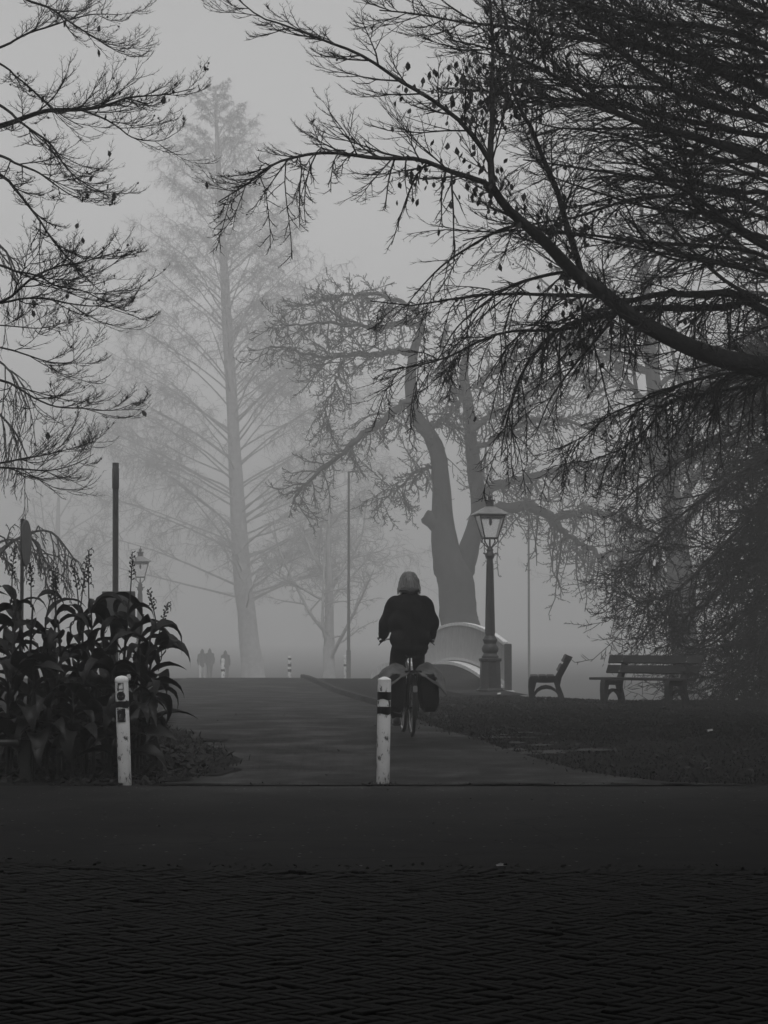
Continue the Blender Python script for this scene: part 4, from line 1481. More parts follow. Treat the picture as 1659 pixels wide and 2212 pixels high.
def bollard(loc, label, H=.99, lean=0, bands=((.79, .862), (.655, .725)), cap='cone', seed=1, parts=True, group='white bollards'):
    t = thing('bollard', label, 'bollard', loc, group=group, rot=(0, lean, seed * 1.0))
    t.rotation_euler = (0, lean, 0)
    body = MB()
    prof = [(BR, -.12), (BR * .99, .02), (BR, H * .5), (BR, H - .03)]
    body.lathe(prof, 28)
    ob('post', body.mesh('post', M['bollard'], True), t)
    c = MB()
    if cap == 'cone':
        c.lathe([(BR * 1.005, H - .03), (BR * 1.005, H - .012), (BR * .92, H - .006), (BR * .3, H + .012), (.002, H + .014)], 28)
    else:
        c.lathe([(BR * 1.03, H - .035), (BR * 1.04, H - .02), (BR * .95, H + .002), (BR * .6, H + .018), (.002, H + .024)], 28)
    ob('cap', c.mesh('cap', M['white_paint'], True), t)
    for i, (a, b) in enumerate(bands):
        ob('black_band', band_mesh(a, b, seed * 7 + i), t)
    return t


pB = W(827, 1693, 20.9)
bollard((pB[0], 21.0, 0.0), 'near white bollard with two black bands standing in the middle of the path mouth', lean=R(.9), seed=1)
pL = W(268, 1692, 20.95)
lb = bollard((pL[0], 21.02, 0.0), 'white bollard plastered with stickers beside the big-leaved plants', lean=R(-2.2), cap='dome', seed=2, bands=((.715, .775),))
FR = -PI / 2 - .08
# stickers: outlined square, black disc with two pale bars, dark square with a pale arch and hexagon
sq = sum([quad(-.027, .026, .027, .032), quad(-.027, -.03, .027, -.024), quad(-.027, -.024, -.021, .026), quad(.021, -.024, .027, .026),
          quad(-.021, .010, -.012, .026), quad(-.012, .018, .002, .026)], [])
ob('sticker', sticker('sticker', sq, .915, FR, 0, 0, M['black_band'], .0042), lb)
s2 = ob('sticker', sticker('sticker', disc(.041), .825, FR, 0, 0, M['black_band'], .0042), lb)
pale = mat('sticker_pale', .3, .6, .3)
dm = sum([[[(-.034, .022), (.030, .010), (.030, .014), (-.034, .026)]], [[(-.032, -.024), (.024, -.036), (.024, -.032), (-.032, -.020)]],
          [[(-.022, -.006), (-.016, -.010), (-.014, .002), (-.02, .006)], [(-.002, -.008), (.006, -.012), (.002, .0)], [(.014, -.008), (.022, -.012), (.022, .006), (.016, .002)]]], [])
ob('sticker_print', sticker('sticker_print', dm, .825, FR, 0, 0, pale, .0052), s2)
s3 = ob('sticker', sticker('sticker', quad(-.04, -.062, .038, .062, 6), .645, FR - .02, 0, 0, M['black_band'], .0042), lb)
ln = []
def stroke(pts, w=.0028):
    for (a, b) in zip(pts[:-1], pts[1:]):
        dx, dy = b[0] - a[0], b[1] - a[1]
        q = math.hypot(dx, dy); nx_, ny_ = -dy / q * w, dx / q * w
        ln.append([(a[0] + nx_, a[1] + ny_), (a[0] - nx_, a[1] - ny_), (b[0] - nx_, b[1] - ny_), (b[0] + nx_, b[1] + ny_)])
stroke([(-.032 + .0, .040), (-.030, .05), (-.018, .056), (-.004, .054), (.004, .046)], .0035)
stroke([(-.034, -.030), (-.034, -.044), (-.024, -.058), (.026, -.048), (.034, -.034), (.030, -.026)])
stroke([(-.012, -.02), (-.012, .0), (-.006, .012)], .004)
stroke([(-.018, -.036), (-.006, -.032), (.01, -.034)], .002)
ob('sticker_print', sticker('sticker_print', ln, .645, FR - .02, 0, 0, pale, .0052), s3)
for px, top, d, lab, bands in ((481.6, 1422.6, 78, 'far white bollard with one black band in front of the walking people', ((.55, .63),)),
                               (625.5, 1417, 80, 'far white bollard with three dark bands at the middle of the path crest', ((.86, .93), (.62, .72), (.44, .53))),
                               (746, 1416, 82, 'far white bollard with a round dark mark beside the thin lamp post', ((.60, .68),))):
    p = W(px, top, d)
    b = bollard((p[0], d, p[2] - 1.0), lab, bands=bands, seed=int(px))
    b.children[0].scale.z = 1.0

# ------------------------------------------------------------------ lamp posts
def lamp(loc, label, rz):
    t = thing('lamp_post', label, 'lamp post', loc, rz, 'cast-iron lantern posts')
    base = MB()
    base.lathe([(.30, -.05), (.30, .05), (.27, .06), (.255, .09)], 8, phase=PI / 8)
    base.lathe([(.225, .085), (.215, .40), (.205, .62), (.235, .645), (.24, .69), (.20, .70)], 8, phase=PI / 8)
    base.build('pedestal', M['iron'], t)
    mold = MB()
    mold.lathe([(.17, .695), (.175, .74), (.15, .76), (.135, .80), (.165, .84), (.175, .90), (.15, .95), (.125, .99), (.14, 1.04), (.155, 1.08), (.13, 1.11), (.10, 1.16)], 20)
    mold.build('moulding', M['iron'], t, True)
    sh = MB()
    sh.lathe([(.10, 1.14), (.092, 1.5), (.078, 2.2), (.066, 2.66), (.062, 2.72), (.085, 2.76), (.10, 2.80), (.085, 2.84), (.06, 2.88), (.075, 2.92), (.045, 2.96), (.02, 3.0), (.016, 3.16)], 16)
    for j in range(8):
        a = 2 * PI * j / 8
        sh.tube([(.096 * math.cos(a), .096 * math.sin(a), 1.2), (.067 * math.cos(a), .067 * math.sin(a), 2.64)], [.012, .008], 5)
    for s in (-1, 1):
        sh.tube([(s * .05, 0, 2.83), (s * .12, 0, 2.84), (s * .135, 0, 2.86)], .016, 6)
    sh.build('shaft', M['iron'], t, True)
    br = MB()
    for j in range(4):
        a = PI / 2 * j + PI / 4
        c, s = math.cos(a), math.sin(a)
        br.tube([(.03 * c, .03 * s, 2.95), (.09 * c, .09 * s, 3.0), (.165 * c, .165 * s, 3.06), (.19 * c, .19 * s, 3.11), (.17 * c, .17 * s, 3.15), (.14 * c, .14 * s, 3.17)], .012, 6)
        br.torus((.20 * c, .20 * s, 3.10), .028, .008, 12, 5, 'x')
    br.build('bracket', M['iron'], t, True)
    z0, z1, r0, r1 = 3.16, 3.63, .135, .262       # lantern body, square, widening upward
    fr = MB()
    cor = [(-1, -1), (1, -1), (1, 1), (-1, 1)]
    for (x, y) in cor:
        fr.tube([(x * r0, y * r0, z0), (x * r1, y * r1, z1)], .014, 6)
    for rr, zz, th in ((r0, z0, .022), (r1, z1, .024)):
        for k in range(4):
            a, b = cor[k], cor[(k + 1) % 4]
            fr.tube([(a[0] * rr, a[1] * rr, zz), (b[0] * rr, b[1] * rr, zz)], th, 6)
    lan = fr.build('lantern_frame', M['iron'], t)
    for k in range(4):
        a, b = cor[k], cor[(k + 1) % 4]
        g = MB().add([(a[0] * r0, a[1] * r0, z0), (b[0] * r0, b[1] * r0, z0), (b[0] * r1, b[1] * r1, z1), (a[0] * r1, a[1] * r1, z1)], [(0, 1, 2, 3)])
        g.build('pane', M['lantern_glass'], lan)
    bulb = MB().lathe([(.02, 3.60), (.03, 3.55), (.035, 3.50), (.02, 3.44), (.004, 3.43)], 10)
    bulb.build('bulb', M['grey_metal'], lan, True)
    rf = MB()
    rf.lathe([(.475, 3.640), (.472, 3.655), (.40, 3.69), (.30, 3.735), (.14, 3.80), (.12, 3.81)], 4, phase=PI / 4)
    roof = rf.build('roof', M['roof_metal'], t)
    ch = MB()
    ch.lathe([(.085, 3.80), (.085, 3.92), (.115, 3.925), (.12, 3.945), (.05, 3.955), (.03, 3.97), (.05, 4.0), (.045, 4.03), (.012, 4.06), (.006, 4.13)], 12)
    ch.build('chimney', M['iron'], roof, True)
    return t


M['lantern_glass'] = mat('lantern_glass', .8, .25, .5, trans=.9)
pn = W(1059, 1491, 46); pf = W(286, 1461, 68)
lamp((pn[0], 46, gz(46)), 'cast-iron lamp post with a four-sided lantern beside the white bridge', R(10))
lamp((pf[0], 70, gz(70) + .12), 'faint lantern post rising behind the plants next to the bare pole', R(6))


def street_light(px, d, h, label, arm=True):
    p = W(px, 1460, d)
    t = thing('street_light', label, 'street light', (p[0], d, gx(p[0], d)), group='thin street light poles')
    MB().lathe([(.075, -.1), (.075, 1.1), (.055, 1.15), (.04, h * .7), (.035, h)], 12).build('pole', M['grey_metal'], t, True)
    if arm:
        MB().tube([(0, 0, h - .03), (.10, 0, h - .005), (.32, 0, h + .01)], [.03, .028, .05], 8).build('lamp_head', M['grey_metal'], t, True)
    return t


street_light(753, 76, 7.2, 'tall thin street light standing behind the far bollards')
street_light(1143, 92, 10.5, 'very faint thin street light in the fog left of the benches')

# ------------------------------------------------------------------ poles and signs on the left
pp = W(250, 1400, 31)
t = thing('sign_pole', 'bare dark pole with a thicker sleeve at its top rising out of the plants', 'pole', (pp[0], 31, gz(31)), rot=(0, R(-.3), 0))
hp = W(250, 1000, 31)[2] - gz(31)
MB().lathe([(.042, -.1), (.042, hp - .34)], 16).build('pole', M['grey_metal'], t, True)
MB().lathe([(.044, hp - .36), (.049, hp - .35), (.049, hp - .08), (.045, hp - .075), (.045, hp), (.040, hp + .003)], 16).build('sleeve', M['grey_metal'], t, True)
zb = W(250, 1312, 31)[2] - gz(31)
MB().box((.05, -.055, zb), (.46, .02, .44), bev=.006).build('sign_plate', M['grey_metal'], t)
ps = W(47, 1300, 29.5)
t = thing('traffic_sign', 'round traffic sign seen almost edge-on above the plants at the left edge', 'sign', (ps[0], 29.5, gz(29.5)))
hs = W(44, 1124, 29.5)[2] - gz(29.5)
MB().lathe([(.025, -.1), (.025, hs - .02), (.03, hs - .018), (.03, hs + .02), (.01, hs + .025)], 12).build('pole', M['grey_metal'], t, True)
zc = hs - .30
sg = MB()
sg.lathe([(.30, -.012), (.305, -.004), (.305, .008), (.295, .012), (.002, .012)], 40, axis='y')
sg.build('sign_plate', M['grey_metal'], t, True, (.055, -.05, zc), (0, 0, R(86.5)))
cl = MB().box((.02, -.0, zc), (.07, .05, .05), bev=.006)
cl.build('clamp', M['iron'], t)

# ------------------------------------------------------------------ benches
def bench(loc, rz, label, L=1.9):
    """front towards -y"""
    t = thing('park_bench', label, 'bench', loc, rz, 'park benches on the lawn')
    rr = random.Random(int(L * 100 + rz * 10))
    for sx in (-1, 1):
        x = sx * (L / 2 - .30)
        b = MB()
        x0, x1 = x - .045, x + .045
        b.prism([(.02, -.04), (.10, -.04), (.085, .08), (.10, .18), (.13, .30), (.14, .34), (.05, .40), (.0, .36), (-.01, .24), (.0, .10)], x0, x1)          # front leg
        b.prism([(.0, .36), (.05, .335), (.30, .325), (.50, .335), (.50, .405), (.02, .415)], x0, x1)                                          # seat bearer
        b.prism([(.555, -.04), (.66, -.04), (.62, .12), (.56, .28), (.59, .42), (.79, .79), (.73, .81), (.51, .46), (.45, .36), (.50, .20), (.535, .08)], x0, x1)
        n = 8
        arc = []
        for i in range(n + 1):
            a = PI * i / n
            arc.append((.32 - .225 * math.cos(a), .02 + .20 * math.sin(a), .32 - .245 * math.cos(a), .02 + .245 * math.sin(a)))
        for i in range(n):
            a, c = arc[i], arc[i + 1]
            b.prism([(a[0], a[1]), (c[0], c[1]), (c[2], c[3]), (a[2], a[3])], x0 + .004, x1 - .004)
        b.build('leg_frame', M['concrete'], t)
    for i, y in enumerate((.04, .19, .34)):
        MB().box((0, y + .06, .435), (L, .135, .042), bev=.006).build('seat_plank', M['plank'], t)
    for i, (v0, v1) in enumerate(((.50, .645), (.67, .815))):
        zc_ = (v0 + v1) / 2
        yc = .565 + (zc_ - .46) * .54 - .06
        p = MB().box((0, yc, zc_ + .02), (L if i else L * .98, .038, .150), rot=(R(-28), 0, 0), bev=.006).build('back_plank', M['plank'], t)
        for sx in (-1, 1):
            for dz in (-.035, .035):
                q = MB().lathe([(.011, 0), (.011, .006), (.004, .01)], 8, axis='y')
                q.build('bolt', M['chrome'], p, True, (sx * (L / 2 - .30), yc - .024 - dz * -.5, zc_ + .02 + dz), (R(180 - 28), 0, 0))
    return t


bR = W(1402, 1524, 38)
bench((bR[0] - .25, 38.0, gz(38) - .01), R(-40), 'wooden park bench turned towards the path, the one with its long side in view')
bL = W(1180, 1512, 41)
bench((bL[0] - .32, 41.0, gz(41) - .01), R(-93.5), 'wooden park bench seen end-on between the lamp post and the other bench', 1.8)

# ------------------------------------------------------------------ footbridge with white parapets
def bridge():
    t = thing('footbridge', 'humped white footbridge with slatted arched parapets beyond the cyclist', 'bridge', (1.0, 47, 0))
    o0 = np.array((1.0, 47.0, 0))
    ys = np.linspace(47, 59.5, 41)
    zdeck = lambda y: .24 + .44 * (1 - ((y - 53.6) / 6.6) ** 2)
    xr = lambda y: 2.55 - (y - 47) * .112 - .0006 * (y - 47) ** 2
    def strip(name, x_of, z0, z1, th, m, ys, parent=t):
        vs, fs = [], []
        for y in ys:
            x = x_of(y); z = zdeck(y)
            vs += [(x - th / 2, y, z + z0), (x + th / 2, y, z + z0), (x + th / 2, y, z + z1), (x - th / 2, y, z + z1)]
        for i in range(len(ys) - 1):
            for k in range(4):
                fs.append((i * 4 + k, i * 4 + (k + 1) % 4, i * 4 + 4 + (k + 1) % 4, i * 4 + 4 + k))
        fs += [(0, 1, 2, 3), tuple((len(ys) - 1) * 4 + k for k in (3, 2, 1, 0))]
        vs = [tuple(np.array(v) - o0) for v in vs]
        return MB().add(vs, fs).build(name, m, parent)
    ys_all = ys
    for side, xo in ((1, xr), (-1, lambda y: xr(y) - 1.45)):
        ys = ys_all if side > 0 else np.linspace(52, 59.5, 25)
        if side < 0:
            strip('kerb', lambda y: xo(y) - side * .16, -.12, .075, .22, M['stone_white'], ys)
            continue
        pr = strip('rail', xo, .93, 1.0, .10, M['stone_white'], ys)
        sl_ = MB()
        for y in np.arange(ys[0] + .1, 59.5, .075):
            x = xo(y); z = zdeck(y)
            sl_.box((x - o0[0], y - o0[1], z + .53), (.035, .05, .80))
        s = sl_.build('slats', M['parapet'], t)
        tag(s, kind='stuff')
        strip('rail', xo, .10, .16, .05, M['parapet'], ys)
        strip('kerb', lambda y: xo(y) - side * .16, -.12, .075, .22, M['stone_white'], ys)
        y = 46.85
        MB().box((xo(y) + .02 - o0[0], y - o0[1], .70), (.15, .15, 1.0), bev=.01).build('end_post', M['grey_metal'], t)
        MB().box((xo(y) + .02 - o0[0], y - o0[1], .20), (.26, .26, .06), bev=.01).build('foot_plate', M['stone_white'], t)
    vs, fs = [], []
    for y in np.concatenate([[43.5, 44.5, 45.5, 46.3], ys_all]):
        z = zdeck(max(y, 47)) if y >= 47 else float(gz(y)) + .012 + (zdeck(47) - float(gz(y)) - .012) * (y - 43.5) / 3.5
        for x in np.linspace(xr(y) - 1.35, xr(y) - .1, 7):
            vs.append((x - o0[0], y - o0[1], z))
    n = len(vs) // 7
    for i in range(n - 1):
        for k in range(6):
            fs.append((i * 7 + k, i * 7 + k + 1, i * 7 + 8 + k, i * 7 + 7 + k))
    MB().add(vs, fs).build('deck', M['asphalt'], t)


bridge()


# ------------------------------------------------------------------ bodies
def ell(c, r3, rot=(0, 0, 0), n=14):
    bm = bmesh.new()
    bmesh.ops.create_uvsphere(bm, u_segments=n, v_segments=n - 4, radius=1)
    Mx = Matrix.Translation(Vector(c)) @ Euler(rot).to_matrix().to_4x4() @ Matrix.Diagonal((*r3, 1))
    bmesh.ops.transform(bm, matrix=Mx, verts=bm.verts[:])
    bm.verts.index_update()
    out = [tuple(v.co) for v in bm.verts], [tuple(q.index for q in f.verts) for f in bm.faces]
    bm.free()
    return out


def cap_(p0, p1, r0, r1, n=12):
    p0, p1 = Vector(p0), Vector(p1)
    d = (p1 - p0).normalized()
    pts, rad = [], []
    for a in (-85, -60, -30):
        pts.append(p0 + d * r0 * math.sin(R(a))); rad.append(r0 * math.cos(R(a)))
    for f in (0, .5, 1):
        pts.append(p0.lerp(p1, f)); rad.append(r0 * (1 - f) + r1 * f)
    for a in (30, 60, 85):
        pts.append(p1 + d * r1 * math.sin(R(a))); rad.append(r1 * math.cos(R(a)))
    m = MB().tube(pts, rad, n)
    return m.v, m.f


def merge(name, prims, m, parent, vox=.012, smooth=6, disp=None):
    """one continuous skin around overlapping solids"""
    b = MB()
    for vs, fs in prims:
        b.add(vs, fs)
    me = b.mesh('tmp', m)
    o = bpy.data.objects.new('tmp', me)
    COL.objects.link(o)
    rm = o.modifiers.new('r', 'REMESH'); rm.mode = 'VOXEL'; rm.voxel_size = vox
    sm = o.modifiers.new('s', 'SMOOTH'); sm.iterations = smooth; sm.factor = .5
    dg = bpy.context.evaluated_depsgraph_get()
    nm = bpy.data.meshes.new_from_object(o.evaluated_get(dg))
    bpy.data.objects.remove(o)
    bpy.data.meshes.remove(me)
    nm.name = name
    nm.materials.clear(); nm.materials.append(m)
    if disp:
        V = np.empty(len(nm.vertices) * 3); nm.vertices.foreach_get('co', V); V = V.reshape(-1, 3)
        N_ = np.empty(len(nm.vertices) * 3); nm.vertices.foreach_get('normal', N_); N_ = N_.reshape(-1, 3)
        nm.vertices.foreach_set('co', (V + N_ * disp(V)[:, None]).ravel())
        nm.update()
    nm.polygons.foreach_set('use_smooth', [True] * len(nm.polygons))
    return ob(name, nm, parent)


def folds(amp, fz=26, fx=7):
    return lambda V: amp * (np.sin(V[:, 2] * fz + 3 * np.sin(V[:, 0] * fx + V[:, 1] * 5)) + .6 * np.sin(V[:, 0] * 31 + V[:, 2] * 17 + 2 * np.sin(V[:, 1] * 13)))


# ------------------------------------------------------------------ bicycle, its bags and its rider
BX, BY = W(890, 1582, 26.2)[0], 26.2
HEAD = R(5.0)                                         # bicycle heads slightly to the left of the line of sight
bike_loc = (BX, BY, float(gz(BY)) + .004)
bike = thing('bicycle', 'black city bicycle ridden away along the path', 'bicycle', bike_loc, HEAD)
WR = .345


def wheel(y, steer=0):
    e = MB().torus((0, 0, 0), WR - .019, .021, 48, 8, 'x').mesh('tyre', M['rubber'], True)
    w = ob('wheel', MB().torus((0, 0, 0), WR - .045, .011, 48, 6, 'x').mesh('wheel', M['chrome'], True), bike, (0, y, WR), (0, 0, steer))
    ob('tyre', e, w)
    sp = MB()
    for k in range(28):
        a = 2 * PI * k / 28
        s = 1 if k % 2 else -1
        sp.tube([(s * .028, .03 * math.cos(a + .9 * s), .03 * math.sin(a + .9 * s)), (0, (WR - .05) * math.cos(a), (WR - .05) * math.sin(a))], .0012, 4, False)
    tag(ob('spokes', sp.mesh('spokes', M['chrome']), w), kind='stuff')
    ob('hub', MB().lathe([(.02, -.05), (.035, -.035), (.025, -.02), (.025, .02), (.035, .035), (.02, .05)], 14, axis='x').mesh('hub', M['chrome'], True), w)
    return w


wheel(0); wheel(1.12, R(2))
fr = MB()
head_lo, head_hi = (0, .93, .74), (0, .88, .93)
bb, seat_cl = (0, .48, .29), (0, .27, .76)
fr.tube([bb, seat_cl], .017, 10)
fr.tube([bb, head_lo], .019, 10)
fr.tube([(0, .30, .70), head_hi], .016, 10)
fr.tube([head_lo, head_hi], .022, 10)
for s in (-1, 1):
    fr.tube([(s * .03, .46, .29), (s * .06, 0, WR)], .010, 8)
    fr.tube([(s * .02, .28, .73), (s * .06, 0, WR)], .009, 8)
fr.build('frame', M['bike'], bike, True)
fk = MB()
for s in (-1, 1):
    fk.tube([(s * .045, .935, .72), (s * .05, 1.02, .50), (s * .05, 1.12, WR)], [.013, .012, .009], 8)
fk.tube([(-.05, .935, .72), (.05, .935, .72)], .018, 8)
fk.build('fork', M['bike'], bike, True)
for y, a0, a1 in ((0, 20, 205), (1.12, 5, 150)):
    vs, fs = [], []
    n = 22
    for i in range(n + 1):
        a = R(a0 + (a1 - a0) * i / n)
        if y == 0:
            a = R(-25 + 185 * i / n) if False else R(10 + 185 * i / n)
        for k, (x, dr) in enumerate(((-.03, -.010), (-.018, .004), (0, .008), (.018, .004), (.03, -.010))):
            q = WR + .022 + dr
            vs.append((x, y + q * math.cos(a), WR + q * math.sin(a)))
    for i in range(n):
        for k in range(4):
            fs.append((i * 5 + k, i * 5 + k + 1, i * 5 + 6 + k, i * 5 + 5 + k))
    MB().add(vs, fs).build('mudguard', M['bike'], bike, True)
hb = MB()
hb.tube([(-.315, .62, 1.105), (-.29, .66, 1.115), (-.22, .76, 1.13), (-.12, .83, 1.13), (0, .85, 1.12), (.12, .83, 1.13), (.22, .76, 1.13), (.29, .66, 1.115), (.315, .62, 1.105)], .011, 8)
hb.tube([(0, .85, 1.12), (0, .87, 1.02), (0, .88, .93)], .013, 8)
hbo = hb.build('handlebar', M['chrome'], bike, True)
for s in (-1, 1):
    MB().tube([(s * .318, .61, 1.103), (s * .295, .655, 1.114), (s * .26, .71, 1.122)], .016, 10).build('grip', M['rubber'], hbo, True)
    MB().tube([(s * .27, .74, 1.11), (s * .31, .68, 1.085), (s * .335, .63, 1.06)], [.006, .007, .006], 6).build('brake_lever', M['bike'], hbo, True)
sp_ = MB().tube([(0, .275, .74), (0, .255, .93)], .0135, 10).build('seat_post', M['chrome'], bike, True)
sd_ = merge('saddle', [ell((0, .17, .985), (.115, .09, .035)), cap_((0, .2, .985), (0, .43, .985), .05, .022)], M['rubber'], bike, .008, 5)
sg_ = MB()
for s in (-1, 1):
    pts = [(s * .05 + .014 * math.cos(a * .9), .14 + .014 * math.sin(a * .9), .93 + .0042 * a / 3) for a in range(0, 30)]
    sg_.tube(pts, .004, 5)
sg_.tube([(-.06, .14, .928), (.06, .14, .928)], .006, 6)
sg_.build('saddle_springs', M['chrome'], sd_, True)
rk = MB()
for s in (-1, 1):
    rk.tube([(s * .06, .26, .735), (s * .06, -.22, .735)], .006, 6)
    rk.tube([(s * .06, -.14, .735), (s * .07, 0, WR + .02)], .006, 6)
    rk.tube([(s * .06, .12, .735), (s * .07, 0, WR + .02)], .006, 6)
for y in (.2, .05, -.1, -.22):
    rk.tube([(-.06, y, .735), (.06, y, .735)], .005, 6)
rk.build('luggage_rack', M['bike'], bike, True)
MB().box((0, -.375, .56), (.05, .025, .075), bev=.008).build('rear_light', M['reflector'], bike)
cr_ = MB()
cr_.lathe([(.09, -.004), (.095, 0), (.09, .004)], 24, (.055, bb[1], bb[2]), 'x')
cr_.tube([(.07, bb[1], bb[2]), (.085, bb[1] + .02, bb[2] + .17)], .010, 8)
cr_.tube([(-.07, bb[1], bb[2]), (-.085, bb[1] - .02, bb[2] - .17)], .010, 8)
cr_.tube([(-.07, bb[1], bb[2]), (.07, bb[1], bb[2])], .016, 8)
cro = cr_.build('cranks', M['chrome'], bike, True)
MB().box((.135, bb[1] + .02, bb[2] + .17), (.09, .085, .022), bev=.005).build('pedal', M['rubber'], cro)
MB().box((-.135, bb[1] - .02, bb[2] - .17), (.09, .085, .022), bev=.005).build('pedal', M['rubber'], cro)
cg = MB()
cg.prism([(.0, WR - .05), (.0, WR + .05), (.5, bb[2] + .11), (.58, bb[2] + .06), (.58, bb[2] - .06), (.5, bb[2] - .11)], .062, .082)
cg.build('chain_case', M['bike'], bike)

# double pannier bag with its two flaps blown open
bags = thing('pannier_bags', 'pair of black pannier bags with grey flaps lifted over the rear wheel', 'bag', bike_loc, HEAD)
for s, nm in ((1, 'bag'), (-1, 'bag')):
    bm = bmesh.new()
    bmesh.ops.create_cube(bm, size=1)
    bmesh.ops.subdivide_edges(bm, edges=bm.edges[:], cuts=7, use_grid_fill=True)
    for v in bm.verts:
        x, y, z = v.co * 2
        k = 1 - .10 * abs(x) ** 4 * abs(z) ** 4
        tap = 1 - .16 * max(0, -z) ** 2
        bul = .02 * (1 - y * y) * (1 - z * z)
        v.co = Vector((x * .105 * tap * k, y * .165 * k * tap, z * .215 * k + (-.018 * x * x if z < 0 else 0) + .012 * math.sin(3 * y + 2 * x)))
        v.co.x += s * bul
    bmesh.ops.bevel(bm, geom=[e for e in bm.edges if e.calc_face_angle(0) > 1.0], offset=.022, segments=2, affect='EDGES')
    me = bpy.data.meshes.new('bag'); bm.to_mesh(me); bm.free()
    me.materials.append(M['bag']); me.polygons.foreach_set('use_smooth', [True] * len(me.polygons))
    bo = ob('bag', me, bags, (s * .185, -.02, .515), (0, s * R(-4), 0))
    vs, fs = [], []
    n, m_ = 8, 8
    for i in range(n + 1):
        f = i / n
        x = s * (.05 + .36 * f * (1 - .06 * f))
        z = .765 + .04 * math.sin(f * 2.2) - .21 * f ** 1.8
        for j in range(m_ + 1):
            g = j / m_ - .5
            y = -.07 + g * (.34 - .05 * f)
            dz = .012 * math.sin(g * 9 + f * 5 + s) * f + .36 * f ** .5 * g * (1 - .35 * f) + .008 * math.sin(f * 14 + g * 4)
            vs.append((x, y, z + dz))
    for i in range(n):
        for j in range(m_):
            fs.append((i * (m_ + 1) + j, i * (m_ + 1) + j + 1, (i + 1) * (m_ + 1) + j + 1, (i + 1) * (m_ + 1) + j))
    fl = MB().add(vs, fs).build('flap', M['bag_flap'], bags, True)
    so_ = fl.modifiers.new('thick', 'SOLIDIFY'); so_.thickness = .006
MB().box((0, -.02, .757), (.20, .34, .02), bev=.008).build('bridge_strap', M['bag'], bags)

# the rider, seen from behind; bicycle space, forward is +y
rider = thing('person', 'cyclist with grey bobbed hair in a black jacket riding away on the bicycle', 'person', bike_loc, HEAD)
hip = 1.06
SHL, SHR = Vector((-.175, .30, 1.55)), Vector((.175, .30, 1.55))
ELL, ELR = Vector((-.275, .34, 1.31)), Vector((.275, .34, 1.31))
HAL, HAR = Vector((-.295, .645, 1.145)), Vector((.295, .645, 1.145))
HPL, HPR = Vector((-.10, .22, 1.05)), Vector((.10, .22, 1.05))
KNL, KNR = Vector((-.15, .58, .73)), Vector((.14, .66, .96))
ANL, ANR = Vector((-.145, .40, .215)), Vector((.14, .48, .56))
head_c = Vector((0, .36, 1.80))
pr = [cap_((0, .22, 1.08), (0, .29, 1.50), .135, .13), ell((0, .22, 1.07), (.17, .14, .13)), ell((0, .30, 1.50), (.185, .11, .11)),
      cap_((0, .32, 1.55), (0, .355, 1.72), .058, .055), ell(head_c, (.078, .098, .118)), ell(head_c + Vector((0, .03, -.05)), (.06, .075, .075)),
      cap_(head_c + Vector((0, .085, .005)), head_c + Vector((0, .118, -.025)), .012, .016),
      ell(head_c + Vector((-.08, .01, -.01)), (.012, .024, .034)), ell(head_c + Vector((.08, .01, -.01)), (.012, .024, .034)),
      ell(head_c + Vector((0, .094, -.062)), (.026, .014, .010))]
for S, E, H_ in ((SHL, ELL, HAL), (SHR, ELR, HAR)):
    pr += [cap_(S, E, .055, .044), cap_(E, H_ - Vector((0, .05, -.02)), .043, .030)]
    sx = 1 if S.x > 0 else -1
    palm = H_ + Vector((0, -.005, .012))
    pr += [ell(palm, (.040, .048, .020), (0, 0, sx * R(-25)))]
    for k in range(4):
        c = H_ + Vector((sx * (.012 + .014) * (1 if k < 4 else 0), .035 - .023 * k, .012))
        pr += [cap_(c, c + Vector((sx * .024, .012, -.012)), .0095, .009), cap_(c + Vector((sx * .024, .012, -.012)), c + Vector((sx * .012, .016, -.040)), .009, .008)]
    th = H_ + Vector((-sx * .03, -.02, .005))
    pr += [cap_(th, th + Vector((-sx * .006, .04, -.022)), .011, .009)]
for Hh, K, A in ((HPL, KNL, ANL), (HPR, KNR, ANR)):
    pr += [cap_(Hh, K, .085, .058), cap_(K, A, .056, .038), cap_(A + Vector((0, -.03, -.05)), A + Vector((0, .15, -.07)), .036, .03)]
merge('body', pr, M['skin'], rider, .011, 4)
# jacket: thick, hem below the saddle, wide sleeves
jk = [cap_((0, .215, 1.10), (0, .275, 1.46), .19, .185), ell((0, .22, 1.14), (.25, .19, .17)), ell((0, .25, 1.32), (.262, .18, .22)),
      ell((0, .29, 1.47), (.235, .15, .16)), cap_(SHL, SHR, .098, .098), cap_((-.06, .31, 1.58), (.06, .31, 1.58), .095, .095), cap_((0, .31, 1.55), (0, .335, 1.68), .112, .098),
      ell((0, .20, 1.03), (.225, .17, .075))]
for S, E, H_ in ((SHL, ELL, HAL), (SHR, ELR, HAR)):
    jk += [cap_(S, E, .098, .088), cap_(E, E.lerp(H_, .80), .084, .056), ell(E + Vector((0, -.01, -.02)), (.085, .09, .10))]
merge('jacket', jk, M['jacket'], rider, .013, 6, folds(.006))
tr_ = [ell((0, .22, 1.05), (.195, .165, .12))]
for Hh, K, A in ((HPL, KNL, ANL), (HPR, KNR, ANR)):
    tr_ += [cap_(Hh, K, .118, .082), cap_(K, A + Vector((0, 0, .02)), .080, .062)]
merge('trousers', tr_, M['trousers'], rider, .012, 5, folds(.005))
for A in (ANL, ANR):
    merge('boot', [cap_(A + Vector((0, 0, .10)), A, .062, .055), cap_(A + Vector((0, -.035, -.045)), A + Vector((0, .15, -.06)), .046, .04),
                   ell(A + Vector((0, .06, -.082)), (.046, .135, .016))], M['boot'] if 'boot' in M else M['bag_flap'], rider, .009, 4)
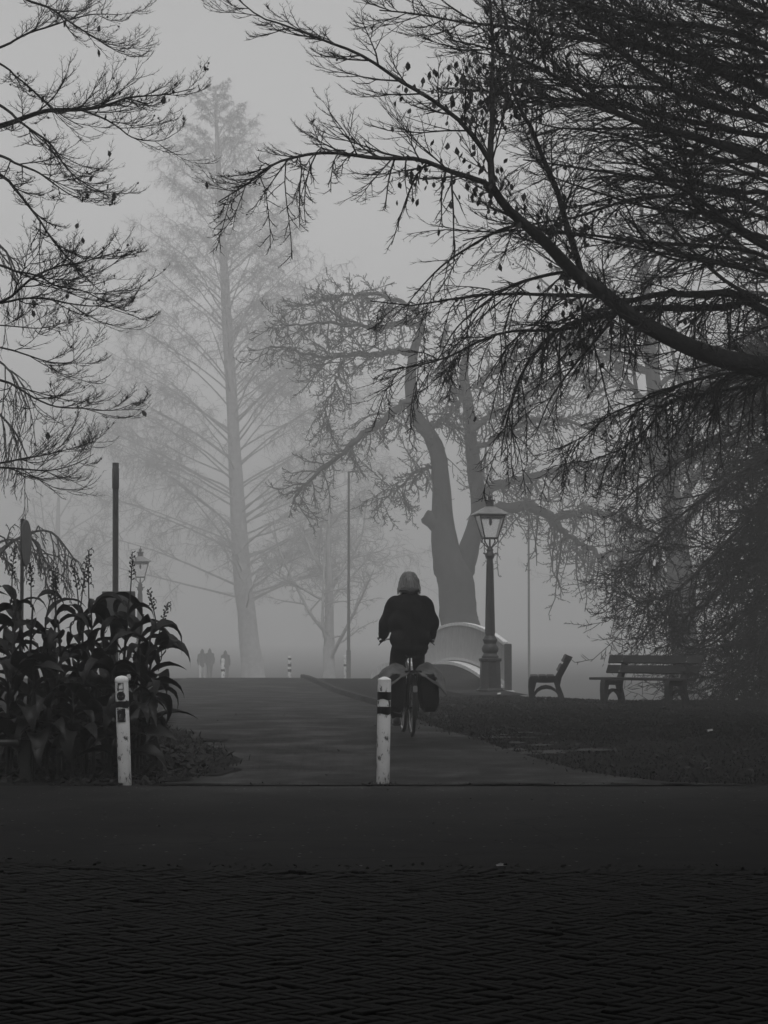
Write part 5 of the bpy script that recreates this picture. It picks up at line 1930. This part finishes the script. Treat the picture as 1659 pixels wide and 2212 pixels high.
hr = [ell(head_c + Vector((0, -.010, .020)), (.088, .108, .115)), ell(head_c + Vector((0, -.038, -.025)), (.100, .070, .075)), ell(head_c + Vector((-.085, -.005, -.05)), (.034, .055, .075)),
      ell(head_c + Vector((.085, -.005, -.045)), (.036, .055, .07))]
hair = merge('hair', hr, M['hair'], rider, .011, 4, lambda V: .0025 * np.sin(np.arctan2(V[:, 1] - .36, V[:, 0]) * 22))
rs = np.random.default_rng(3)
nS = 420
az = rs.uniform(PI * .95, PI * 2.05, nS)
el = rs.uniform(.05, .9, nS)
P = []
slen = rs.uniform(.72, 1.3, nS)
for f in np.linspace(0, 1, 7):
    dr = .092 * np.cos(el * (1 - f) * 1.3) + .010 * f ** 2 + .008
    wob = rs.normal(0, .0055, nS) * (f > 0)
    x = np.cos(az + .03 * np.sin(9 * az)) * (dr * 1.08 + wob) * (1 + .12 * f)
    y = head_c.y - .012 + np.sin(az) * (dr + wob)
    z = head_c.z + .128 * np.sin(el * 1.3) * (1 - f) + .01 - (.098 + .022 * np.sin(az * 7) + .016 * np.cos(az * 2)) * slen * f
    P.append(np.stack([x, y, z], -1))
P = np.stack(P, 1)
w_ = Wood(); w_.add(P, np.tile(np.linspace(.004, .0022, 7), (nS, 1)), 4)
tag(ob('strands', w_.mesh('strands', M['hair'], (0, 0, 0)), hair), kind='stuff')
merge('scarf', [cap_((-(.085 * math.cos(a) * 1.05), .325 - .085 * math.sin(a), 1.705 + .008 * math.sin(3 * a)),
                     (-.085 * math.cos(a + .5) * 1.05, .325 - .085 * math.sin(a + .5), 1.705 + .008 * math.sin(3 * a + 1.5)), .038, .038)
                for a in np.arange(0, 2 * PI, .5)], M['scarf'], rider, .009, 3, folds(.003, 90, 40))


# ------------------------------------------------------------------ people far down the path
def walker(px, top, d, label, legs, seed, H=1.72):
    p = W(px, top, d)
    t = thing('person', label, 'person', (p[0], d, p[2] - H), random.Random(seed).uniform(-.2, .2), group='people walking in the fog')
    k = H / 1.72
    b = [cap_((0, 0, .95 * k), (0, .02, 1.38 * k), .13, .14), cap_((-.15, 0, 1.38 * k), (.15, 0, 1.38 * k), .075, .075), cap_((0, .01, 1.4 * k), (0, .03, 1.55 * k), .055, .055),
         ell((0, .03, 1.60 * k), (.08, .10, .12))]
    for s in (-1, 1):
        b += [cap_((s * .17, 0, 1.36 * k), (s * .22, -.03, 1.08 * k), .055, .045), cap_((s * .22, -.03, 1.08 * k), (s * .21, .08, .86 * k), .044, .034), ell((s * .21, .10, .80 * k), (.025, .04, .05)),
              cap_((s * .09, 0, .92 * k), (s * .09, .10 * s, .50 * k), .085, .06), cap_((s * .09, .10 * s, .50 * k), (s * .09, .02 + .16 * s, .09 * k), .055, .04),
              cap_((s * .09, .0 + .16 * s, .04 * k), (s * .09, .15 + .16 * s, .04 * k), .04, .035)]
    merge('body', b, M['skin'], t, .02, 3)
    c = [cap_((0, 0, .86 * k), (0, .01, 1.38 * k), .17, .175), cap_((-.16, 0, 1.38 * k), (.16, 0, 1.38 * k), .095, .095), cap_((0, .0, 1.42 * k), (0, .0, 1.56 * k), .10, .115),
         cap_((0, -.02, 1.60 * k), (0, -.03, 1.69 * k), .11, .05)]
    for s in (-1, 1):
        c += [cap_((s * .18, 0, 1.36 * k), (s * .235, -.03, 1.08 * k), .075, .065), cap_((s * .235, -.03, 1.08 * k), (s * .22, .07, .88 * k), .062, .05)]
    merge('hooded_coat', c, M['coat_far'], t, .02, 4, folds(.006))
    g = []
    for s in (-1, 1):
        g += [cap_((s * .09, 0, .92 * k), (s * .09, .10 * s, .50 * k), .105, .08), cap_((s * .09, .10 * s, .50 * k), (s * .09, .02 + .16 * s, .12 * k), .075, .06)]
    merge('trousers', g, legs, t, .02, 3)
    return t


M['boot'] = mat('boot', .03, .6, .3)
walker(437, 1402, 124, 'leftmost of three people walking away in the fog, in pale trousers', M['pale_cloth'], 1)
walker(453, 1401, 127, 'middle one of three hooded people walking away in the fog', M['coat_far'], 2)
walker(487, 1405, 126, 'rightmost of three hooded people in the fog, beside a far bollard', M['coat_far'], 3, 1.68)


# ------------------------------------------------------------------ big-leaved plants (canna) in the bed on the left
def leaf_blade(seed, L, Wd, droop, fold, twist):
    r = random.Random(seed)
    n = 9
    vs, fs = [], []
    x = z = 0.0
    ang = R(r.uniform(45, 72))
    for i in range(n + 1):
        f = i / n
        w = Wd * (math.sin(PI * min(1, f * .98 + .02) ** .68)) ** 1.0 * .5 if 0 < i < n else (.008 if i == 0 else .0015)
        tw = twist * f
        ripple = .014 * math.sin(i * 2.1 + seed) * (w / Wd * 2)
        c, s = math.cos(tw), math.sin(tw)
        up = fold * w
        vs += [(x, -w * c, z + up - w * s + ripple), (x, -w * .5 * c, z + up * .32 - w * .5 * s), (x, 0, z), (x, w * .5 * c, z + up * .32 + w * .5 * s), (x, w * c, z + up + w * s - ripple)]
        st = L / n
        x += math.cos(ang) * st; z += math.sin(ang) * st
        ang -= droop / n * (1 + .9 * math.sin(f * PI))
    for i in range(n):
        for k in range(4):
            fs.append((i * 5 + k, i * 5 + 5 + k, i * 5 + 6 + k, i * 5 + k + 1))
    return MB().add(vs, fs).mesh('leaf', M['canna'], True)


LEAFS = [leaf_blade(s, 1.0, .30 + .04 * (s % 3), R([60, 85, 110, 125, 45, 100, 75, 115][s]), .35 + .1 * (s % 3), R([-20, 25, 10, -30, 0, 35, -10, 20][s])) for s in range(8)]
LEAFS += [leaf_blade(20, 1.0, .16, R(165), .9, R(30)), leaf_blade(21, .9, .36, R(70), .25, R(-15)), leaf_blade(22, 1.0, .12, R(150), 1.2, R(60)), leaf_blade(23, 1.1, .33, R(105), .3, R(15))]


def spike(h, seed):
    r = np.random.default_rng(seed)
    w = MB()
    bend = r.normal(0, .10, 2)
    pts = [(bend[0] * f * f * h, bend[1] * f * f * h, h * f) for f in (0, .25, .5, .75, 1)]
    w.tube(pts, [.009, .007, .006, .005, .003], 6)
    for k in range(17):
        f = .45 + .55 * k / 16
        c = Vector((bend[0] * f * f * h, bend[1] * f * f * h, h * f))
        a = k * 2.4 + r.uniform(-.3, .3)
        o = Vector((math.cos(a), math.sin(a), .35)).normalized()
        w.tube([c, c + o * .014, c + o * .026 + Vector((0, 0, .006)), c + o * .034 + Vector((0, 0, .012))], [.003, .005, .011 if k < 14 else .006, .002], 5)
        if r.random() < .25:
            w.tube([c + o * .02, c + o * .045 + Vector((0, 0, -.02)), c + o * .05 + Vector((0, 0, -.055))], [.003, .005, .002], 4)
    return w


def canna(x, y, h, seed, nl, label, spk=1, lean=(0, 0), lo=.12, facing=None):
    r = np.random.default_rng(seed)
    z0 = float(gz(y)) + .04
    t = thing('canna_plant', label, 'plant', (x, y, z0), group='big-leaved plants in the bed')
    pts = [(lean[0] * f * f * h, lean[1] * f * f * h, h * f) for f in (0, .2, .4, .6, .8, 1.0)]
    st = MB().tube([(0, 0, -.1)] + pts, [.02, .02, .019, .017, .015, .012, .009], 8)
    st.build('stem', M['canna_stem'], t, True)
    for k in range(nl):
        f = lo + (1 - lo) * (k + r.uniform(.1, .9)) / nl
        a = (facing + r.normal(0, .9)) if facing is not None and r.random() < .6 else k * 2.3 + r.uniform(-.5, .5)
        L = r.uniform(.38, .70) * (1.05 - .22 * f)
        i = int(r.integers(12))
        p = (lean[0] * f * f * h, lean[1] * f * f * h, h * f)
        ob('leaf', LEAFS[i], t, p, (r.normal(0, .28), r.normal(0, .22) + .12, a), (L, L * r.uniform(.8, 1.15), L))
    for k in range(spk):
        hs = r.uniform(.34, .62)
        s = spike(hs, seed * 3 + k)
        s.build('flower_spike', M['canna_stem'], t, True, (lean[0] * h + r.normal(0, .02), lean[1] * h, h * .985), (r.normal(0, .10), r.normal(0, .12) + lean[0] * .3, 0))
    return t


def cx(px, d):
    return (px - 829.5) / FPX * d


rows = [
    # px, distance, height, leaves, spikes, lean x, label
    (262, 22.3, 1.60, 10, 1, .05, 'big-leaved plant with the tallest flower spike, in front of the bare pole'),
    (300, 22.0, 1.38, 10, 1, .10, 'big-leaved plant leaning over the stickered bollard'),
    (306, 22.4, 1.22, 11, 1, .12, 'outermost big-leaved plant, its pointed leaves hanging over the path'),
    (290, 21.9, .86, 9, 0, .14, 'low big-leaved plant hanging furthest out over the path edge'),
    (205, 22.2, 1.50, 9, 1, -.02, 'big-leaved plant with a forked flower spike left of the bare pole'),
    (168, 22.5, 1.48, 9, 2, .02, 'big-leaved plant with two upright flower spikes'),
    (140, 22.1, 1.40, 9, 2, -.04, 'big-leaved plant with close flower spikes, right of the round sign'),
    (100, 22.6, 1.42, 9, 1, .0, 'big-leaved plant below the round sign, one bent spike'),
    (62, 22.3, 1.55, 9, 1, .03, 'big-leaved plant hiding the post of the round sign'),
    (28, 22.0, 1.60, 10, 1, .02, 'tall big-leaved plant near the left edge'),
    (-10, 22.4, 1.66, 10, 1, .0, 'big-leaved plant cut by the left edge'),
    (-60, 22.2, 1.6, 9, 1, .0, 'big-leaved plant just past the left edge'),
    (240, 21.7, 1.10, 10, 0, .0, 'shorter big-leaved plant directly behind the stickered bollard'),
    (190, 21.6, 1.05, 10, 0, .02, 'shorter big-leaved plant in the front row left of the stickered bollard'),
    (130, 21.8, 1.12, 10, 0, -.02, 'shorter big-leaved plant in the middle of the front row'),
    (75, 21.6, 1.05, 10, 0, .0, 'shorter big-leaved plant in the front row behind the low rail'),
    (20, 21.7, 1.15, 10, 0, .0, 'shorter big-leaved plant in the front row at the left edge'),
    (-30, 21.7, 1.1, 9, 0, .0, 'shorter big-leaved plant in the front row, cut by the left edge'),
    (230, 23.0, 1.35, 9, 0, .05, 'big-leaved plant in the back row behind the bare pole side'),
    (120, 23.2, 1.40, 9, 0, .0, 'big-leaved plant in the back row, middle of the bed'),
    (30, 23.1, 1.45, 9, 0, .0, 'big-leaved plant in the back row near the left edge'),
    (285, 22.8, 1.1, 9, 0, .1, 'big-leaved plant in the back row beside the path'),
    (285, 22.6, 1.45, 8, 0, .08, 'big-leaved plant partly hiding the plate on the bare pole'),
    (225, 22.7, 1.52, 8, 0, .0, 'big-leaved plant rising left of the plate on the bare pole'),
    (270, 21.5, .7, 9, 0, .08, 'lowest big-leaved plant at the foot of the stickered bollard'),
    (160, 21.5, .75, 9, 0, .0, 'low big-leaved plant at the front edge of the bed, middle'),
    (105, 21.5, .7, 9, 0, .0, 'low big-leaved plant at the front edge beside the rail post'),
    (45, 22.8, 1.5, 8, 0, .0, 'big-leaved plant in the third row near the left edge'),
    (180, 23.1, 1.45, 8, 0, .0, 'big-leaved plant in the back row below the twin spikes'),
]
for i, (px, d, h, nl, sp, lx, lab) in enumerate(rows):
    canna(cx(px, d), d, h * 1.04, 200 + i, nl + 3, lab, sp, (lx, -.02), (.10 if h > 1.2 else .12), facing=(0.0 if px > 285 else None))

# low rail at the front of the bed, far left
fz = float(gz(21.4))
lf = thing('low_rail_fence', 'low dark rail on short posts at the front of the bed, left edge', 'fence', (cx(60, 21.4), 21.4, fz))
for x in (0, -1.6):
    MB().box((x, 0, .18), (.11, .11, .46), bev=.01).build('post', M['plank_dark'] if 'plank_dark' in M else M['iron'], lf)
    MB().box((x, -.002, .395), (.122, .118, .016)).build('post_band', M['chrome'], lf)
MB().tube([(-1.9, 0, .33), (-.5, 0, .35), (-.05, 0, .36)], .035, 10).build('rail', M['iron'], lf, True)

# ------------------------------------------------------------------ fallen leaves, grass and litter
def flat_leaves(name, pts, size, m, r, tilt=.35):
    tv = LEAF_V[:, [0, 2, 1]] * (1, 1, .6)
    V, F = scatter(tv, LEAF_F, pts, r.uniform(size[0], size[1], len(pts)), r, tilt)
    w = Wood(); w.raw(V, F)
    o = ob(name, w.mesh(name, m, (0, 0, 0)))
    return tag(o, kind='stuff')


rg = np.random.default_rng(77)
n = 5200
xx = rg.uniform(-6.5, -1.75, n); yy = rg.uniform(20.98, 24.6, n)
keep = xx < np.interp(yy, _py, _pl) - .05 + rg.normal(0, .08, n)
pts = np.stack([xx, yy, gz(yy) + .012 + rg.uniform(0, .05, n)], -1)[keep]
pts[:, 2] -= np.clip((21.35 - pts[:, 1]) * .2, 0, .05)
o = flat_leaves('leaf_litter', pts, (.03, .10), M['litter'], rg)
o['label'] = 'dead leaves covering the planting bed'
# ragged grass
def grass(name, n, xr, yr, keepf, h, label, seed):
    r = np.random.default_rng(seed)
    x = r.uniform(*xr, n); y = r.uniform(0, 1, n) ** 1.0 * (yr[1] - yr[0]) + yr[0]
    k = keepf(x, y, r)
    x, y = x[k], y[k]
    m = len(x)
    z = gx(x, y) - .01
    hh = r.uniform(h[0], h[1], m)
    a = r.uniform(0, 2 * PI, m); ln_ = r.normal(0, .45, (m, 2)) * hh[:, None]
    w = .004 + .00025 * y
    dx, dy = np.cos(a) * w, np.sin(a) * w
    V = np.stack([np.stack([x - dx, y - dy, z], -1), np.stack([x + dx, y + dy, z], -1),
                  np.stack([x + ln_[:, 0] * .4 + dx * .7, y + ln_[:, 1] * .4 + dy * .7, z + hh * .6], -1),
                  np.stack([x + ln_[:, 0], y + ln_[:, 1], z + hh], -1)], 1).reshape(-1, 3)
    b = np.arange(m)[:, None] * 4
    F = np.concatenate([b + np.array([[0, 1, 2]]), b + np.array([[0, 2, 3]])])
    o = ob(name, fast_mesh(name, V, F, M['grass_blade'], False))
    tag(o, label, kind='stuff')


M['grass_blade'] = mat('grass_blade', .03, .85, .08, 2.0, .5)
grass('grass', 60000, (.2, 8.5), (21.0, 43), lambda x, y, r: (x > np.interp(y, _py, _pr) + r.normal(.04, .10, len(x))) & (x < y * .19), (.008, .03), 'short winter grass on the lawn by the benches', 5)
grass('grass_edge', 9000, (-4.5, -1.4), (21.0, 34), lambda x, y, r: (x < np.interp(y, _py, _pl) + r.normal(.0, .10, len(x))) & (x > np.interp(y, _py, _pl) - .9), (.02, .09), 'ragged grass along the left edge of the path', 6)
grass('grass_verge', 16000, (.2, 4.2), (21.0, 36), lambda x, y, r: abs(x - np.interp(y, _py, _pr) - .06 + .05 * np.sin(y * 3.1)) < abs(r.normal(0, .13, len(x))), (.015, .06), 'ragged grass along the right edge of the path', 8)
grass('grass_tuft', 700, (-.4, .35), (20.9, 21.12), lambda x, y, r: np.hypot(x - pB[0], y - 21.0) < .06 + abs(r.normal(0, .045, len(x))), (.01, .045), 'tufts of grass at the foot of the near bollard', 7)
# scattered bits on road and street
m_ = 420
bx_, by_ = rg.uniform(-5, 5, m_), rg.uniform(7.5, 34, m_)
inp = (by_ < 20.8) | ((bx_ < np.interp(by_, _py, _pr)) & (bx_ > np.interp(by_, _py, _pl)))
pts = np.stack([bx_, by_, gz(by_) + .012], -1)[inp]
o = flat_leaves('fallen_leaves', pts, (.015, .05), M['leaf_dead'], rg, .15)
o['label'] = 'small dead leaves and bits scattered over road and path'
m_ = 900
bx_ = rg.uniform(-5, 5, m_)
by_ = np.where(rg.random(m_) < .55, 20.92 + rg.normal(0, .07, m_), yb(bx_) + np.abs(rg.normal(0, .05, m_)) - .02)
by_ = np.minimum(by_, 21.2)
lx_ = rg.uniform(.5, 7.5, 900); ly_ = rg.uniform(21.1, 41, 900)
kk = lx_ > np.interp(ly_, _py, _pr) - .1
o = flat_leaves('lawn_leaves', np.stack([lx_, ly_, gx(lx_, ly_) + .012], -1)[kk], (.03, .09), M['leaf_dead'], rg, .3)
o['label'] = 'dead leaves lying in the grass of the lawn'
o = flat_leaves('gutter_litter', np.stack([bx_, by_, gz(by_) + .008], -1), (.012, .045), M['litter'], rg, .3)
o['label'] = 'crumbs of dirt and leaf bits along both edges of the asphalt'
q = W(1082, 1866, 13.62)
t = ob('paper_scrap', MB().add([(-.027, -.035, .002), (.03, -.04, .006), (.033, .035, .004), (.0, .04, .014), (-.03, .03, .003)], [(0, 1, 2, 3, 4)]).mesh('paper_scrap', M['paper']), None, (q[0], 13.62, .004))
tag(t, 'white scrap of paper on the edge between asphalt and bricks', 'litter')
for px, py, d, lab in ((1078, 1514, 43.5, 'tiny white scrap on the grass near the lamp post foot'), (1534, 1591, 26.8, 'tiny white scrap lying alone on the lawn to the right')):
    q = W(px, py, d)
    t = ob('paper_scrap', MB().add([(-.03, -.02, .03), (.035, -.02, .04), (.03, .03, .06), (-.03, .03, .05)], [(0, 1, 2, 3)]).mesh('paper_scrap', M['paper']), None, (q[0], d, float(gz(d))))
    tag(t, lab, 'litter')

# ------------------------------------------------------------------ fog: the air itself, one closed box
def haze():
    m = bpy.data.materials.new('fog')
    m.use_nodes = True
    nt = m.node_tree
    nt.nodes.clear()
    out = nt.nodes.new('ShaderNodeOutputMaterial')
    v = nt.nodes.new('ShaderNodeVolumePrincipled')
    v.inputs['Color'].default_value = (.95, .95, .95, 1)
    v.inputs['Density'].default_value = FOG
    v.inputs['Anisotropy'].default_value = FOG_G
    nt.links.new(v.outputs[0], out.inputs['Volume'])
    o = MB().box((0, 240, 19.0), (640, 700, 45.2)).build('haze', m)
    o['kind'] = 'stuff'
    o['label'] = 'pale grey fog filling the whole park'


haze()
